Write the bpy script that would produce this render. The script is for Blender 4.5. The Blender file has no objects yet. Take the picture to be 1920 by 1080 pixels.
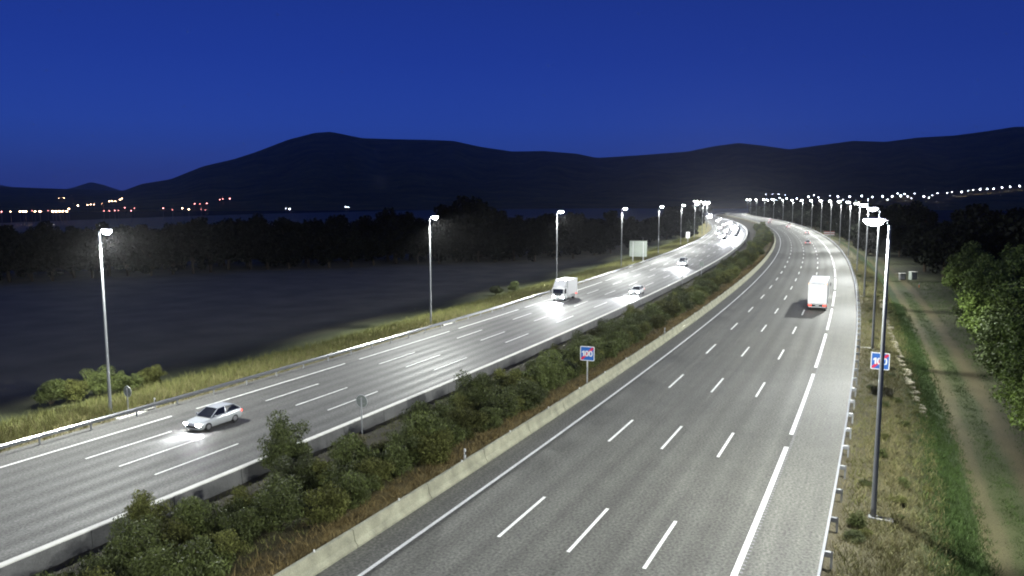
import bpy, math, random
import numpy as np
from mathutils import Vector, Matrix

random.seed(7)
RNG = np.random.default_rng(11)
SC = bpy.context.scene
COL = SC.collection
R = math.radians

# ------------------------------------------------------------------ camera
FPX, YH, CAMH = 1438.0, 372.0, 16.05          # focal length in 1920-px units, horizon row, height above the right road
PITCH = math.atan((540 - YH) / FPX)
cam_d = bpy.data.cameras.new('camera')
cam_d.sensor_width = 36.0
cam_d.lens = 36.0 * FPX / 1920.0
cam_d.clip_start = 0.5
cam_d.clip_end = 30000
cam = bpy.data.objects.new('camera', cam_d)
COL.objects.link(cam)
cam.location = (0, 0, CAMH)
cam.rotation_euler = (math.pi / 2 - PITCH, 0, 0)
SC.camera = cam

# ------------------------------------------------------------------ world: sky before sunrise
SUN_EL, SUN_ROT = R(-2.2), R(-20)
w = bpy.data.worlds.new('World')
SC.world = w
w.use_nodes = True
nt = w.node_tree
for n in list(nt.nodes):
    nt.nodes.remove(n)
sky = nt.nodes.new('ShaderNodeTexSky')
sky.sky_type = 'NISHITA'
sky.sun_disc = False
sky.sun_elevation = SUN_EL
sky.sun_rotation = SUN_ROT
sky.ozone_density = 5.0
sky.air_density = 1.0
sky.dust_density = 0.6
tint = nt.nodes.new('ShaderNodeMix')
tint.data_type = 'RGBA'
tint.blend_type = 'MULTIPLY'
tint.inputs[0].default_value = 1.0
tint.inputs[7].default_value = (0.24, 0.42, 1.0, 1)
bg = nt.nodes.new('ShaderNodeBackground')
bg.inputs[1].default_value = 0.15
wo = nt.nodes.new('ShaderNodeOutputWorld')
nt.links.new(sky.outputs[0], tint.inputs[6])
air = nt.nodes.new('ShaderNodeMix')              # even twilight blue under the sky model
air.data_type = 'RGBA'
air.inputs[0].default_value = 0.75
geo = nt.nodes.new('ShaderNodeTexCoord'); sep = nt.nodes.new('ShaderNodeSeparateXYZ')
ramp = nt.nodes.new('ShaderNodeValToRGB')
nt.links.new(geo.outputs['Generated'], sep.inputs[0]); nt.links.new(sep.outputs[2], ramp.inputs[0])
el_ = ramp.color_ramp.elements
el_[0].position = 0.0; el_[0].color = (0.026, 0.060, 0.33, 1)
el_[1].position = 1.0; el_[1].color = (0.007, 0.020, 0.12, 1)
for p_, c_ in ((0.09, (0.021, 0.060, 0.37, 1)), (0.17, (0.015, 0.044, 0.30, 1)), (0.30, (0.011, 0.032, 0.21, 1))):
    e_ = el_.new(p_); e_.color = c_
nt.links.new(ramp.outputs[0], air.inputs[7])
nt.links.new(tint.outputs[2], air.inputs[6])
nt.links.new(air.outputs[2], bg.inputs[0])
nt.links.new(bg.outputs[0], wo.inputs[0])

SC.view_settings.view_transform = 'Standard'
SC.view_settings.look = 'None'
SC.view_settings.exposure = 2.7
SC.view_settings.gamma = 1.0
SC.render.engine = 'CYCLES'
SC.cycles.use_denoising = True
SC.cycles.max_bounces = 5
SC.cycles.diffuse_bounces = 2
SC.cycles.glossy_bounces = 2
SC.cycles.transmission_bounces = 3
SC.cycles.volume_bounces = 0
SC.cycles.transparent_max_bounces = 6
SC.cycles.sample_clamp_direct = 25.0
SC.cycles.sample_clamp_indirect = 0.1
SC.cycles.caustics_reflective = False
SC.cycles.caustics_refractive = False
SC.cycles.filter_width = 2.0

LAMP_W = 3800.0
LAMP_COL = (0.97, 1.0, 0.94)

# ------------------------------------------------------------------ road frame: s metres along, o metres to the right
_ds = 1.0
_S = np.arange(-120, 1801, _ds)
def _curv(s):
    k = np.full_like(s, -0.00046468)
    t = np.clip((s - 600) / 160, 0, 1)
    k = k * (1 - t) + 0.00115 * t
    t2 = np.clip((s - 980) / 120, 0, 1)
    return k * (1 - t2) + 0.0 * t2
_K = _curv(_S)
_i0 = int(120 / _ds)
_Hd = np.concatenate([[0], np.cumsum((_K[1:] + _K[:-1]) / 2 * _ds)])
_Hd = _Hd - _Hd[_i0] + 0.460707
_X = np.concatenate([[0], np.cumsum(np.sin((_Hd[1:] + _Hd[:-1]) / 2) * _ds)])
_Y = np.concatenate([[0], np.cumsum(np.cos((_Hd[1:] + _Hd[:-1]) / 2) * _ds)])
_X = _X - _X[_i0] - 6.652
_Y = _Y - _Y[_i0] + 30.916

def head(s):
    return float(np.interp(s, _S, _Hd))
def shift(s, o):
    if o >= -2: return o
    return o + min(max(0.0075 * s, 0), 3.15) * min(1.0, (-2 - o) / 13)
def xy(s, o):
    o = shift(s, o)
    h = head(s)
    return (float(np.interp(s, _S, _X)) + o * math.cos(h), float(np.interp(s, _S, _Y)) - o * math.sin(h))
ZL = -1.4
_TO = [-700, -300, -120, -60, -47, -42, -38.5, -36, -34.7, -16.0, -15.6, -13, -8, -4, -2.4, -1.7, 17.6, 18.2, 20.6, 22.4, 24.0, 25.2, 29.5, 33, 45, 120, 300, 700]
_TZ = [-5.5, -4.6, -3.6, -3.2, -2.7, -2.1, -1.65, -1.5, -1.47, -1.42, -1.5, -1.0, -0.45, -0.02, 0.12, -0.02, -0.02, -0.06, -0.2, -1.15, -1.85, -2.05, -2.1, -1.9, -1.4, -3, -4.6, -5.5]
def zt(s, o):
    return float(np.interp(o, _TO, _TZ))
def P(s, o, dz=0.0):
    x, y = xy(s, o)
    return Vector((x, y, zt(s, o) + dz))
def proj(v):
    c, sn = math.cos(PITCH), math.sin(PITCH)
    dz = v[2] - CAMH
    dep = v[1] * c - dz * sn
    return 960 + FPX * v[0] / dep, 540 - FPX * (v[1] * sn + dz * c) / dep
def ray(px, py):
    c, sn = math.cos(PITCH), math.sin(PITCH)
    u, v = (px - 960) / FPX, (540 - py) / FPX
    return Vector((u, c + v * sn, -sn + v * c))

# ------------------------------------------------------------------ mesh helpers
class MB:
    def __init__(self):
        self.v, self.f = [], []
    def add(self, vs, fs):
        n = len(self.v)
        self.v += [tuple(a) for a in vs]
        self.f += [tuple(i + n for i in q) for q in fs]
        return self
    def box(self, c, d, rot=None):
        hx, hy, hz = d[0] / 2, d[1] / 2, d[2] / 2
        vs = [Vector((x * hx, y * hy, z * hz)) for x in (-1, 1) for y in (-1, 1) for z in (-1, 1)]
        if rot is not None: vs = [rot @ q for q in vs]
        c = Vector(c)
        return self.add([q + c for q in vs], [(0, 1, 3, 2), (4, 6, 7, 5), (0, 4, 5, 1), (2, 3, 7, 6), (0, 2, 6, 4), (1, 5, 7, 3)])
    def cbox(self, c, d, b):
        # box with chamfered vertical and top edges: stacked rings
        hx, hy, hz = d[0] / 2, d[1] / 2, d[2] / 2
        def ring(ix, z):
            x, y = hx - ix, hy - ix
            return [(-x + b, -y, z), (x - b, -y, z), (x, -y + b, z), (x, y - b, z), (x - b, y, z), (-x + b, y, z), (-x, y - b, z), (-x, -y + b, z)]
        rs = [ring(b * .6, -hz), ring(0, -hz + b), ring(0, hz - b), ring(b * .6, hz)]
        vs = [Vector(q) + Vector(c) for r_ in rs for q in r_]
        fs = []
        for k in range(3):
            for i in range(8):
                j = (i + 1) % 8
                fs.append((k * 8 + i, k * 8 + j, (k + 1) * 8 + j, (k + 1) * 8 + i))
        fs.append(tuple(range(7, -1, -1)))
        fs.append(tuple(range(24, 32)))
        return self.add(vs, fs)
    def tube(self, pts, rad, n=8, caps=True):
        pts = [Vector(q) for q in pts]
        if not isinstance(rad, (list, tuple)): rad = [rad] * len(pts)
        vs, fs = [], []
        for i, q in enumerate(pts):
            a = pts[max(i - 1, 0)]; b = pts[min(i + 1, len(pts) - 1)]
            t = (b - a).normalized()
            up = Vector((0, 0, 1)) if abs(t.z) < .95 else Vector((1, 0, 0))
            e1 = t.cross(up).normalized(); e2 = t.cross(e1)
            for k in range(n):
                an = 2 * math.pi * k / n
                vs.append(q + (e1 * math.cos(an) + e2 * math.sin(an)) * rad[i])
        for i in range(len(pts) - 1):
            for k in range(n):
                j = (k + 1) % n
                fs.append((i * n + k, (i + 1) * n + k, (i + 1) * n + j, i * n + j))
        if caps:
            fs.append(tuple(range(n)))
            fs.append(tuple(range(len(pts) * n - 1, (len(pts) - 1) * n - 1, -1)))
        return self.add(vs, fs)
    def loft(self, rings, caps=True, closed=True):
        n = len(rings[0]); vs = [q for r_ in rings for q in r_]; fs = []
        for i in range(len(rings) - 1):
            for k in range(n if closed else n - 1):
                j = (k + 1) % n
                fs.append((i * n + k, i * n + j, (i + 1) * n + j, (i + 1) * n + k))
        if caps:
            fs.append(tuple(range(n - 1, -1, -1)))
            fs.append(tuple(range((len(rings) - 1) * n, len(rings) * n)))
        return self.add(vs, fs)
    def prism(self, poly, y0, y1):
        # polygon in x,z extruded along y
        n = len(poly)
        vs = [(x, y0, z) for x, z in poly] + [(x, y1, z) for x, z in poly]
        fs = [tuple(range(n)), tuple(range(2 * n - 1, n - 1, -1))]
        for i in range(n):
            j = (i + 1) % n
            fs.append((i, i + n, j + n, j))
        return self.add(vs, fs)
    def mesh(self, name, m=None, smooth=False):
        me = bpy.data.meshes.new(name)
        me.from_pydata([tuple(q) for q in self.v], [], self.f)
        import bmesh
        b = bmesh.new(); b.from_mesh(me)
        bmesh.ops.recalc_face_normals(b, faces=b.faces)
        b.to_mesh(me); b.free()
        if smooth:
            me.polygons.foreach_set('use_smooth', [True] * len(me.polygons))
            try: me.set_sharp_from_angle(angle=R(40))
            except Exception: pass
        if m: me.materials.append(m)
        return me

def link(name, data, parent=None, loc=None, rotz=None):
    o = bpy.data.objects.new(name, data)
    COL.objects.link(o)
    if parent: o.parent = parent
    if loc is not None: o.location = loc
    if rotz is not None: o.rotation_euler = (0, 0, rotz)
    return o
def part(name, mb, m, parent, smooth=False):
    return link(name, mb.mesh(name, m, smooth), parent)
def thing(name, label, cat, loc=(0, 0, 0), rotz=0.0, group=None):
    o = link(name, None, None, loc, rotz)
    o.empty_display_size = .3
    return tag(o, label, cat, group)
def tag(o, label=None, cat=None, group=None, kind=None):
    if label: o['label'] = label
    if cat: o['category'] = cat
    if group: o['group'] = group
    if kind: o['kind'] = kind
    return o
def copy_tree(o, parent=None):
    c = o.copy(); COL.objects.link(c)
    if parent: c.parent = parent
    for ch in list(o.children): copy_tree(ch, c)
    return c
ORD = ['first', 'second', 'third', 'fourth', 'fifth', 'sixth', 'seventh', 'eighth', 'ninth', 'tenth', 'eleventh', 'twelfth', 'thirteenth', 'fourteenth', 'fifteenth', 'sixteenth', 'seventeenth', 'eighteenth', 'nineteenth', 'twentieth']
_tens = {2: 'twenty', 3: 'thirty', 4: 'forty', 5: 'fifty', 6: 'sixty', 7: 'seventy', 8: 'eighty', 9: 'ninety'}
def ordn(i):
    if i < 20: return ORD[i]
    t, u = divmod(i + 1, 10)
    return _tens[t][:-1] + 'ieth' if u == 0 else _tens[t] + '-' + ORD[u - 1]

# ------------------------------------------------------------------ materials
def mat(name, base, rough=.7, metal=0.0, var=.25, scale=3.0, detail=6, fine=0.0, fscale=60, bump=0.0, island=0.0, spec=.5, emit=None, estr=0.0, objrand=0.0, trans=0.0):
    m = bpy.data.materials.new(name); m.use_nodes = True
    t = m.node_tree; b = t.nodes['Principled BSDF']
    b.inputs['Roughness'].default_value = rough
    b.inputs['Metallic'].default_value = metal
    b.inputs['Specular IOR Level'].default_value = spec
    if trans: b.inputs['Transmission Weight'].default_value = trans
    tc = t.nodes.new('ShaderNodeTexCoord')
    nz = t.nodes.new('ShaderNodeTexNoise'); nz.inputs['Scale'].default_value = scale; nz.inputs['Detail'].default_value = detail
    t.links.new(tc.outputs['Object'], nz.inputs['Vector'])
    fac = nz.outputs['Fac']
    def math_(op, a, bb):
        q = t.nodes.new('ShaderNodeMath'); q.operation = op
        for i, x in enumerate((a, bb)):
            if isinstance(x, (int, float)): q.inputs[i].default_value = x
            else: t.links.new(x, q.inputs[i])
        return q.outputs[0]
    f = math_('ADD', math_('MULTIPLY', math_('SUBTRACT', fac, .5), 2.4 * var), 1.0)
    if fine:
        n2 = t.nodes.new('ShaderNodeTexNoise'); n2.inputs['Scale'].default_value = fscale; n2.inputs['Detail'].default_value = 2
        t.links.new(tc.outputs['Object'], n2.inputs['Vector'])
        f = math_('MULTIPLY', f, math_('ADD', math_('MULTIPLY', math_('SUBTRACT', n2.outputs['Fac'], .5), 3 * fine), 1.0))
    if island:
        g = t.nodes.new('ShaderNodeNewGeometry')
        f = math_('MULTIPLY', f, math_('ADD', math_('MULTIPLY', math_('SUBTRACT', g.outputs['Random Per Island'], .5), 2 * island), 1.0))
    if objrand:
        g = t.nodes.new('ShaderNodeObjectInfo')
        f = math_('MULTIPLY', f, math_('ADD', math_('MULTIPLY', math_('SUBTRACT', g.outputs['Random'], .5), 2 * objrand), 1.0))
    vm = t.nodes.new('ShaderNodeVectorMath'); vm.operation = 'SCALE'
    vm.inputs[0].default_value = base
    t.links.new(f, vm.inputs['Scale'])
    t.links.new(vm.outputs[0], b.inputs['Base Color'])
    if bump:
        bp = t.nodes.new('ShaderNodeBump'); bp.inputs['Strength'].default_value = bump; bp.inputs['Distance'].default_value = .05
        t.links.new((n2 if fine else nz).outputs['Fac'], bp.inputs['Height'])
        t.links.new(bp.outputs[0], b.inputs['Normal'])
    if emit:
        b.inputs['Emission Color'].default_value = (*emit, 1)
        b.inputs['Emission Strength'].default_value = estr
        m.cycles.emission_sampling = 'NONE'
    return m

def band_mat(name, stops, base_noise=.3, scale=.6, rough=.9, wob=.7, fine=.5, fscale=9, stretch=.25, bump=.6):
    """ground whose colour runs in bands along the road: stops = [(o, colour), ...], edges broken up by noise"""
    m = bpy.data.materials.new(name); m.use_nodes = True
    t = m.node_tree; b = t.nodes['Principled BSDF']; b.inputs['Roughness'].default_value = rough
    b.inputs['Specular IOR Level'].default_value = .2
    L = t.links
    at = t.nodes.new('ShaderNodeAttribute'); at.attribute_name = 'so'
    sp = t.nodes.new('ShaderNodeSeparateXYZ'); L.new(at.outputs['Vector'], sp.inputs[0])
    cb = t.nodes.new('ShaderNodeCombineXYZ')
    def mth(op, a, bb):
        q = t.nodes.new('ShaderNodeMath'); q.operation = op
        for i, x in enumerate((a, bb)):
            if isinstance(x, (int, float)): q.inputs[i].default_value = x
            else: L.new(x, q.inputs[i])
        return q.outputs[0]
    L.new(mth('MULTIPLY', sp.outputs[0], stretch), cb.inputs[0]); L.new(sp.outputs[1], cb.inputs[1])
    def noise(sc, d, vec):
        n = t.nodes.new('ShaderNodeTexNoise'); n.inputs['Scale'].default_value = sc; n.inputs['Detail'].default_value = d
        L.new(vec, n.inputs['Vector']); return n.outputs['Fac']
    n1 = noise(scale, 6, cb.outputs[0])
    n2 = noise(fscale, 4, at.outputs['Vector'])
    n3 = noise(scale * .35, 3, at.outputs['Vector'])
    o = mth('ADD', sp.outputs[1], mth('MULTIPLY', mth('SUBTRACT', n1, .5), wob * 2))
    lo, hi = stops[0][0], stops[-1][0]
    fac = mth('DIVIDE', mth('SUBTRACT', o, lo), hi - lo)
    cr = t.nodes.new('ShaderNodeValToRGB'); L.new(fac, cr.inputs[0])
    el = cr.color_ramp.elements
    while len(el) > 1: el.remove(el[-1])
    el[0].position = 0; el[0].color = (*stops[0][1], 1)
    for so_, c_ in stops[1:]:
        e = el.new((so_ - lo) / (hi - lo)); e.color = (*c_, 1)
    f = mth('MULTIPLY', mth('ADD', mth('MULTIPLY', mth('SUBTRACT', n3, .5), base_noise * 3), 1.0),
            mth('ADD', mth('MULTIPLY', mth('SUBTRACT', n2, .5), fine * 3), 1.0))
    vm = t.nodes.new('ShaderNodeVectorMath'); vm.operation = 'SCALE'
    L.new(cr.outputs[0], vm.inputs[0]); L.new(f, vm.inputs['Scale']); L.new(vm.outputs[0], b.inputs['Base Color'])
    if bump:
        bp = t.nodes.new('ShaderNodeBump'); bp.inputs['Strength'].default_value = bump; bp.inputs['Distance'].default_value = .12
        L.new(n2, bp.inputs['Height']); L.new(bp.outputs[0], b.inputs['Normal'])
    return m

def asphalt(name, lanes, base, shoulders, polish=.18):
    """dark aggregate with speckle, wheel paths and long faint streaks; lanes = centre offsets"""
    m = bpy.data.materials.new(name); m.use_nodes = True
    t = m.node_tree; b = t.nodes['Principled BSDF']
    L = t.links
    at = t.nodes.new('ShaderNodeAttribute'); at.attribute_name = 'so'
    sp = t.nodes.new('ShaderNodeSeparateXYZ'); L.new(at.outputs['Vector'], sp.inputs[0])
    def mth(op, a, bb=0.0):
        q = t.nodes.new('ShaderNodeMath'); q.operation = op
        for i, x in enumerate((a, bb)):
            if isinstance(x, (int, float)): q.inputs[i].default_value = x
            else: L.new(x, q.inputs[i])
        return q.outputs[0]
    def noise(sc, d, sx=1.0, sy=1.0):
        c = t.nodes.new('ShaderNodeVectorMath'); c.operation = 'MULTIPLY'; c.inputs[1].default_value = (sx, sy, 1)
        L.new(at.outputs['Vector'], c.inputs[0])
        n = t.nodes.new('ShaderNodeTexNoise'); n.inputs['Scale'].default_value = sc; n.inputs['Detail'].default_value = d
        L.new(c.outputs[0], n.inputs['Vector']); return n.outputs['Fac']
    fine = noise(38, 2)
    grit = noise(7, 4)
    mid = noise(.55, 6)
    patch = noise(.16, 4, .5, 1.4)
    streak = noise(1.0, 5, .02, 1.6)
    # wheel paths: two per lane
    wlane = abs(lanes[1] - lanes[0])
    ph = mth('DIVIDE', mth('SUBTRACT', sp.outputs[1], lanes[0]), wlane)
    wave = mth('COSINE', mth('MULTIPLY', ph, 4 * math.pi))      # +1 at lane centre and lane line, -1 in the wheel paths
    f = mth('ADD', 1.0, mth('MULTIPLY', mth('SUBTRACT', fine, .5), 2.2))
    f = mth('MULTIPLY', f, mth('ADD', 1.0, mth('MULTIPLY', mth('SUBTRACT', mid, .5), .5)))
    f = mth('MULTIPLY', f, mth('ADD', 1.0, mth('MULTIPLY', mth('SUBTRACT', streak, .5), .9)))
    f = mth('MULTIPLY', f, mth('ADD', 1.0, mth('MULTIPLY', mth('SUBTRACT', grit, .5), 2.6)))
    f = mth('MULTIPLY', f, mth('ADD', 1.0, mth('MULTIPLY', mth('SUBTRACT', patch, .5), .4)))
    sh = None
    for (a, c) in shoulders:                                       # lighter, unworn shoulders
        q = mth('MULTIPLY', mth('GREATER_THAN', sp.outputs[1], a), mth('LESS_THAN', sp.outputs[1], c))
        sh = q if sh is None else mth('ADD', sh, q)
    f = mth('MULTIPLY', f, mth('ADD', 1.0, mth('MULTIPLY', sh, .22)))
    wave = mth('MULTIPLY', wave, mth('SUBTRACT', 1.0, sh))
    f = mth('MULTIPLY', f, mth('ADD', 1.0, mth('MULTIPLY', wave, -.08)))
    vm = t.nodes.new('ShaderNodeVectorMath'); vm.operation = 'SCALE'; vm.inputs[0].default_value = base
    L.new(f, vm.inputs['Scale']); L.new(vm.outputs[0], b.inputs['Base Color'])
    rg = mth('ADD', .70, mth('ADD', mth('MULTIPLY', wave, polish * .25), mth('MULTIPLY', mth('SUBTRACT', streak, .5), .16)))
    L.new(rg, b.inputs['Roughness'])
    b.inputs['Specular IOR Level'].default_value = .38
    bp = t.nodes.new('ShaderNodeBump'); bp.inputs['Strength'].default_value = .35; bp.inputs['Distance'].default_value = .012
    L.new(fine, bp.inputs['Height']); L.new(bp.outputs[0], b.inputs['Normal'])
    return m

M = {}
M['asphalt_r'] = asphalt('asphalt_right', [1.79, 5.37], (.097, .096, .084), [(14.5, 19), (-3, -.1)])
M['asphalt_l'] = asphalt('asphalt_left', [-29.9, -26.5], (.095, .094, .088), [(-36, -31.7), (-18, -14)], polish=.24)
M['paint'] = mat('road_paint', (.76, .76, .73), rough=.6, var=.22, scale=1.2, fine=.28, fscale=7)
M['concrete'] = mat('barrier_concrete', (.27, .265, .19), rough=.85, var=.55, scale=1.2, fine=.2, fscale=14, bump=.3)
M['concrete_w'] = mat('shaded_wall_concrete', (.12, .12, .12), rough=.85, var=.4, scale=1.0, fine=.2, fscale=10, bump=.3)  # shade on the wall's median face put into the colour
M['concrete_lit'] = mat('lit_concrete', (.72, .71, .66), rough=.8, var=.15, scale=2)  # concrete whitened: lamp light on its top faces put into the colour
M['slab'] = mat('slab_concrete', (.36, .355, .33), rough=.85, var=.25, scale=2, fine=.15, fscale=12)
M['stone'] = mat('pale_stone', (.22, .20, .14), rough=.9, var=.3, scale=2, fine=.25, fscale=9, bump=.5, objrand=.25)
M['galv'] = mat('galvanised_steel', (.56, .57, .58), rough=.42, metal=.45, var=.15, scale=2)
M['galv_l'] = mat('shaded_galvanised_rail', (.40, .41, .43), rough=.36, metal=.85, var=.15, scale=2)  # steel darkened to carry the shade on the left rail's road face
M['galv_d'] = mat('weathered_steel', (.30, .31, .32), rough=.5, metal=.5, var=.25, scale=3)
M['pole'] = mat('painted_pole', (.24, .25, .26), rough=.45, metal=.3, var=.12, scale=1.5)
M['lens'] = mat('lamp_lens', (.9, .9, .9), rough=.3, emit=(.88, .94, 1.0), estr=60)
M['lamp_body'] = mat('lamp_body', (.5, .5, .5), rough=.4, metal=.3, var=.1)
M['sign_blue'] = mat('sign_blue', (.012, .085, .32), rough=.4, var=.08)
M['sign_white'] = mat('sign_white', (.55, .56, .56), rough=.4, var=.05)
M['sign_red'] = mat('sign_red', (.42, .012, .05), rough=.4, var=.05)
M['sign_back'] = mat('sign_back', (.25, .28, .25), rough=.5, metal=.3, var=.12, scale=1)
M['dark'] = mat('black_plastic', (.012, .012, .013), rough=.5, var=.1)
M['reflector'] = mat('reflector_white', (.85, .85, .8), rough=.25, var=.03)
M['orange'] = mat('orange_plastic', (.7, .16, .04), rough=.5, var=.1)
M['rust'] = mat('rust_panel', (.26, .07, .05), rough=.7, var=.3)
M['glass'] = mat('car_glass', (.01, .012, .015), rough=.06, var=.02, spec=.8)
M['tyre'] = mat('tyre', (.015, .015, .015), rough=.85, var=.1)
M['rim'] = mat('alloy_rim', (.5, .5, .52), rough=.3, metal=.9, var=.05)
M['head'] = mat('headlight_lit', (.9, .9, .9), rough=.2, emit=(.92, .95, 1.0), estr=90)
M['tail'] = mat('tail_light_lit', (.5, .02, .02), rough=.25, emit=(1, .06, .03), estr=.8)
M['amber'] = mat('marker_light_lit', (.8, .4, .1), rough=.25, emit=(1, .45, .15), estr=1.5)
M['white_paint'] = mat('white_vehicle_paint', (.82, .82, .82), rough=.3, var=.05, scale=1)
M['grey_paint'] = mat('dark_grey_car_paint', (.10, .115, .11), rough=.22, metal=.3, var=.05)
M['silver_paint'] = mat('silver_car_paint', (.62, .64, .65), rough=.25, metal=.4, var=.05)
M['blue_paint'] = mat('blue_car_paint', (.05, .08, .2), rough=.25, metal=.3, var=.05)
M['far_lamp'] = mat('far_lamp_white', (.9, .9, .9), emit=(.72, .82, 1.0), estr=11)
M['far_warm'] = mat('far_lamp_warm', (.9, .8, .6), emit=(1.0, .62, .38), estr=9)
M['far_red'] = mat('far_lamp_pinkish', (.9, .5, .5), emit=(1.0, .35, .35), estr=2.5)
M['far_pole'] = mat('far_pole', (.1, .1, .1))
M['bark'] = mat('bark', (.06, .045, .03), rough=.95, var=.4, scale=8, fine=.3, fscale=20)
M['leaf_bush'] = mat('oleander_leaf', (.058, .072, .020), rough=.6, var=.6, scale=1.1, island=.6, objrand=.4, spec=.25)
M['leaf_broom'] = mat('broom_leaf', (.082, .088, .025), rough=.7, var=.6, scale=1.1, island=.6, objrand=.4, spec=.15)
M['leaf_dry'] = mat('dry_shrub_leaf', (.20, .17, .10), rough=.8, var=.4, scale=1.5, island=.5, spec=.1)
M['leaf_tree'] = mat('oak_leaf', (.074, .108, .022), rough=.65, var=.75, scale=.5, island=.55, objrand=.3, spec=.3)
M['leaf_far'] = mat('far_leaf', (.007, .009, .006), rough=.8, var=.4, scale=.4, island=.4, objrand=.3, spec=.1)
M['grass_dry'] = mat('dry_grass', (.15, .135, .066), rough=.85, var=.35, scale=.5, island=.5, spec=.15)
M['grass_olive'] = mat('olive_grass', (.125, .13, .045), rough=.85, var=.4, scale=.35, island=.5, spec=.15)
M['grass_green'] = mat('green_grass', (.044, .074, .019), rough=.8, var=.35, scale=.6, island=.5, spec=.2)
M['grass_rust'] = mat('reddish_dry_grass', (.165, .125, .055), rough=.85, var=.4, scale=.5, island=.5, spec=.15)

# ------------------------------------------------------------------ the setting
def strip(name, s_list, o_list, m, zf, jitter=0.0, struct=True, xyf=xy):
    vs, so = [], []
    for s in s_list:
        for o in o_list:
            x, y = xyf(s, o)
            z = zf(s, o)
            if jitter: z += (math.sin(s * .9 + o * 2.1) * math.sin(o * 1.3 - s * .33) * .5 + random.uniform(-.5, .5)) * jitter
            vs.append((x, y, z)); so.append((s, o, 0))
    n = len(o_list); fs = []
    for i in range(len(s_list) - 1):
        for j in range(n - 1):
            fs.append((i * n + j, i * n + j + 1, (i + 1) * n + j + 1, (i + 1) * n + j))
    me = bpy.data.meshes.new(name); me.from_pydata(vs, [], fs)
    a = me.attributes.new('so', 'FLOAT_VECTOR', 'POINT')
    a.data.foreach_set('vector', [c for q in so for c in q])
    if me.polygons[0].normal.z < 0: me.flip_normals()
    me.materials.append(m)
    me.polygons.foreach_set('use_smooth', [True] * len(me.polygons))
    ob = link(name, me)
    if struct: ob['kind'] = 'structure'
    return ob
def frange(a, b, d):
    n = max(1, int(round((b - a) / d)))
    return [a + (b - a) * i / n for i in range(n + 1)]
S_FINE = frange(-40, 160, 1.0) + frange(163, 500, 4)[0:] + frange(510, 1500, 12)
S_ROAD = frange(-40, 1500, 5)

plain = MB()
rings = []
for r_ in (0.0, 60, 200, 600, 1500, 4000, 9000, 16000):
    rings.append([(math.sin(a) * max(r_, 1) , math.cos(a) * max(r_, 1), -6.5) for a in [2 * math.pi * k / 48 for k in range(48)]])
plain.loft(rings, caps=False)
ground = link('ground', plain.mesh('ground', mat('dark_plain', (.022, .022, .014), rough=.95, var=.5, scale=.01, spec=.05)))
ground['kind'] = 'structure'

M['left_land'] = band_mat('left_land', [(-700, (.19, .175, .11)), (-60, (.19, .176, .112)), (-50, (.05, .055, .03)), (-45, (.075, .085, .03)), (-42, (.13, .13, .05)), (-38, (.17, .155, .06)), (-35.6, (.15, .12, .07)), (-34.5, (.13, .12, .09))], wob=1.2, scale=.4)  # dark stops past the verge paint in where the lamp light ends
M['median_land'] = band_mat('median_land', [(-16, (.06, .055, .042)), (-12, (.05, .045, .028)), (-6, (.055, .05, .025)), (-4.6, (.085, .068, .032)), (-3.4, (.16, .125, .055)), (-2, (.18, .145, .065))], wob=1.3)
M['right_land'] = band_mat('right_land', [(17.5, (0.078, 0.067, 0.044)), (19.5, (0.082, 0.075, 0.045)), (21, (0.090, 0.084, 0.044)), (22.2, (0.058, 0.066, 0.030)), (22.9, (0.033, 0.054, 0.016)), (24.7, (0.035, 0.054, 0.017)), (25.1, (0.090, 0.082, 0.041)), (25.9, (0.074, 0.069, 0.035)), (26.4, (0.043, 0.052, 0.020)), (27.6, (0.039, 0.048, 0.020)), (28.1, (0.066, 0.057, 0.030)), (28.8, (0.058, 0.051, 0.027)), (29.6, (0.033, 0.035, 0.017)), (34, (0.027, 0.030, 0.016)), (60, (0.023, 0.027, 0.014)), (120, (0.023, 0.027, 0.014))], wob=.65, scale=.7)
strip('field', S_FINE, [-700, -400, -250, -150, -100, -75, -60, -53, -48, -45, -43, -41, -39.5, -38, -37, -36, -35.3, -34.72], M['left_land'], lambda s, o: zt(s, o) - .01 + (-1.2 if o < -650 else 0), .05)
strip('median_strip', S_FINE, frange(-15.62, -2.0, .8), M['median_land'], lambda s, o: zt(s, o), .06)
strip('right_verge', S_FINE, [17.58, 18.2] + frange(18.8, 31, .5) + [33, 36, 40, 50, 75, 120, 250, 450, 700], M['right_land'], lambda s, o: zt(s, o) + (-1.2 if o > 650 else 0), .05)
road_r = strip('right_carriageway', S_ROAD, frange(-1.75, 17.62, 1.0), M['asphalt_r'], lambda s, o: 0.0)
road_l = strip('left_carriageway', S_ROAD, frange(-34.75, -15.9, 1.0), M['asphalt_l'], lambda s, o: ZL)

def stripe(parent, name, s0, s1, o, wd, z):
    n = max(1, int((s1 - s0) / 5))
    vs, fs = [], []
    for i in range(n + 1):
        s = s0 + (s1 - s0) * i / n
        for k in (-.5, .5):
            x, y = xy(s, o + k * wd); vs.append((x, y, z))
    for i in range(n): fs.append((2 * i, 2 * i + 1, 2 * i + 3, 2 * i + 2))
    me = bpy.data.meshes.new(name); me.from_pydata(vs, [], fs)
    if me.polygons[0].normal.z < 0: me.flip_normals()
    me.materials.append(M['paint'])
    return link(name, me, parent)
W_R, W_L = 3.575, 3.39
ZR4, ZL4 = .006, ZL + .006
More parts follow.
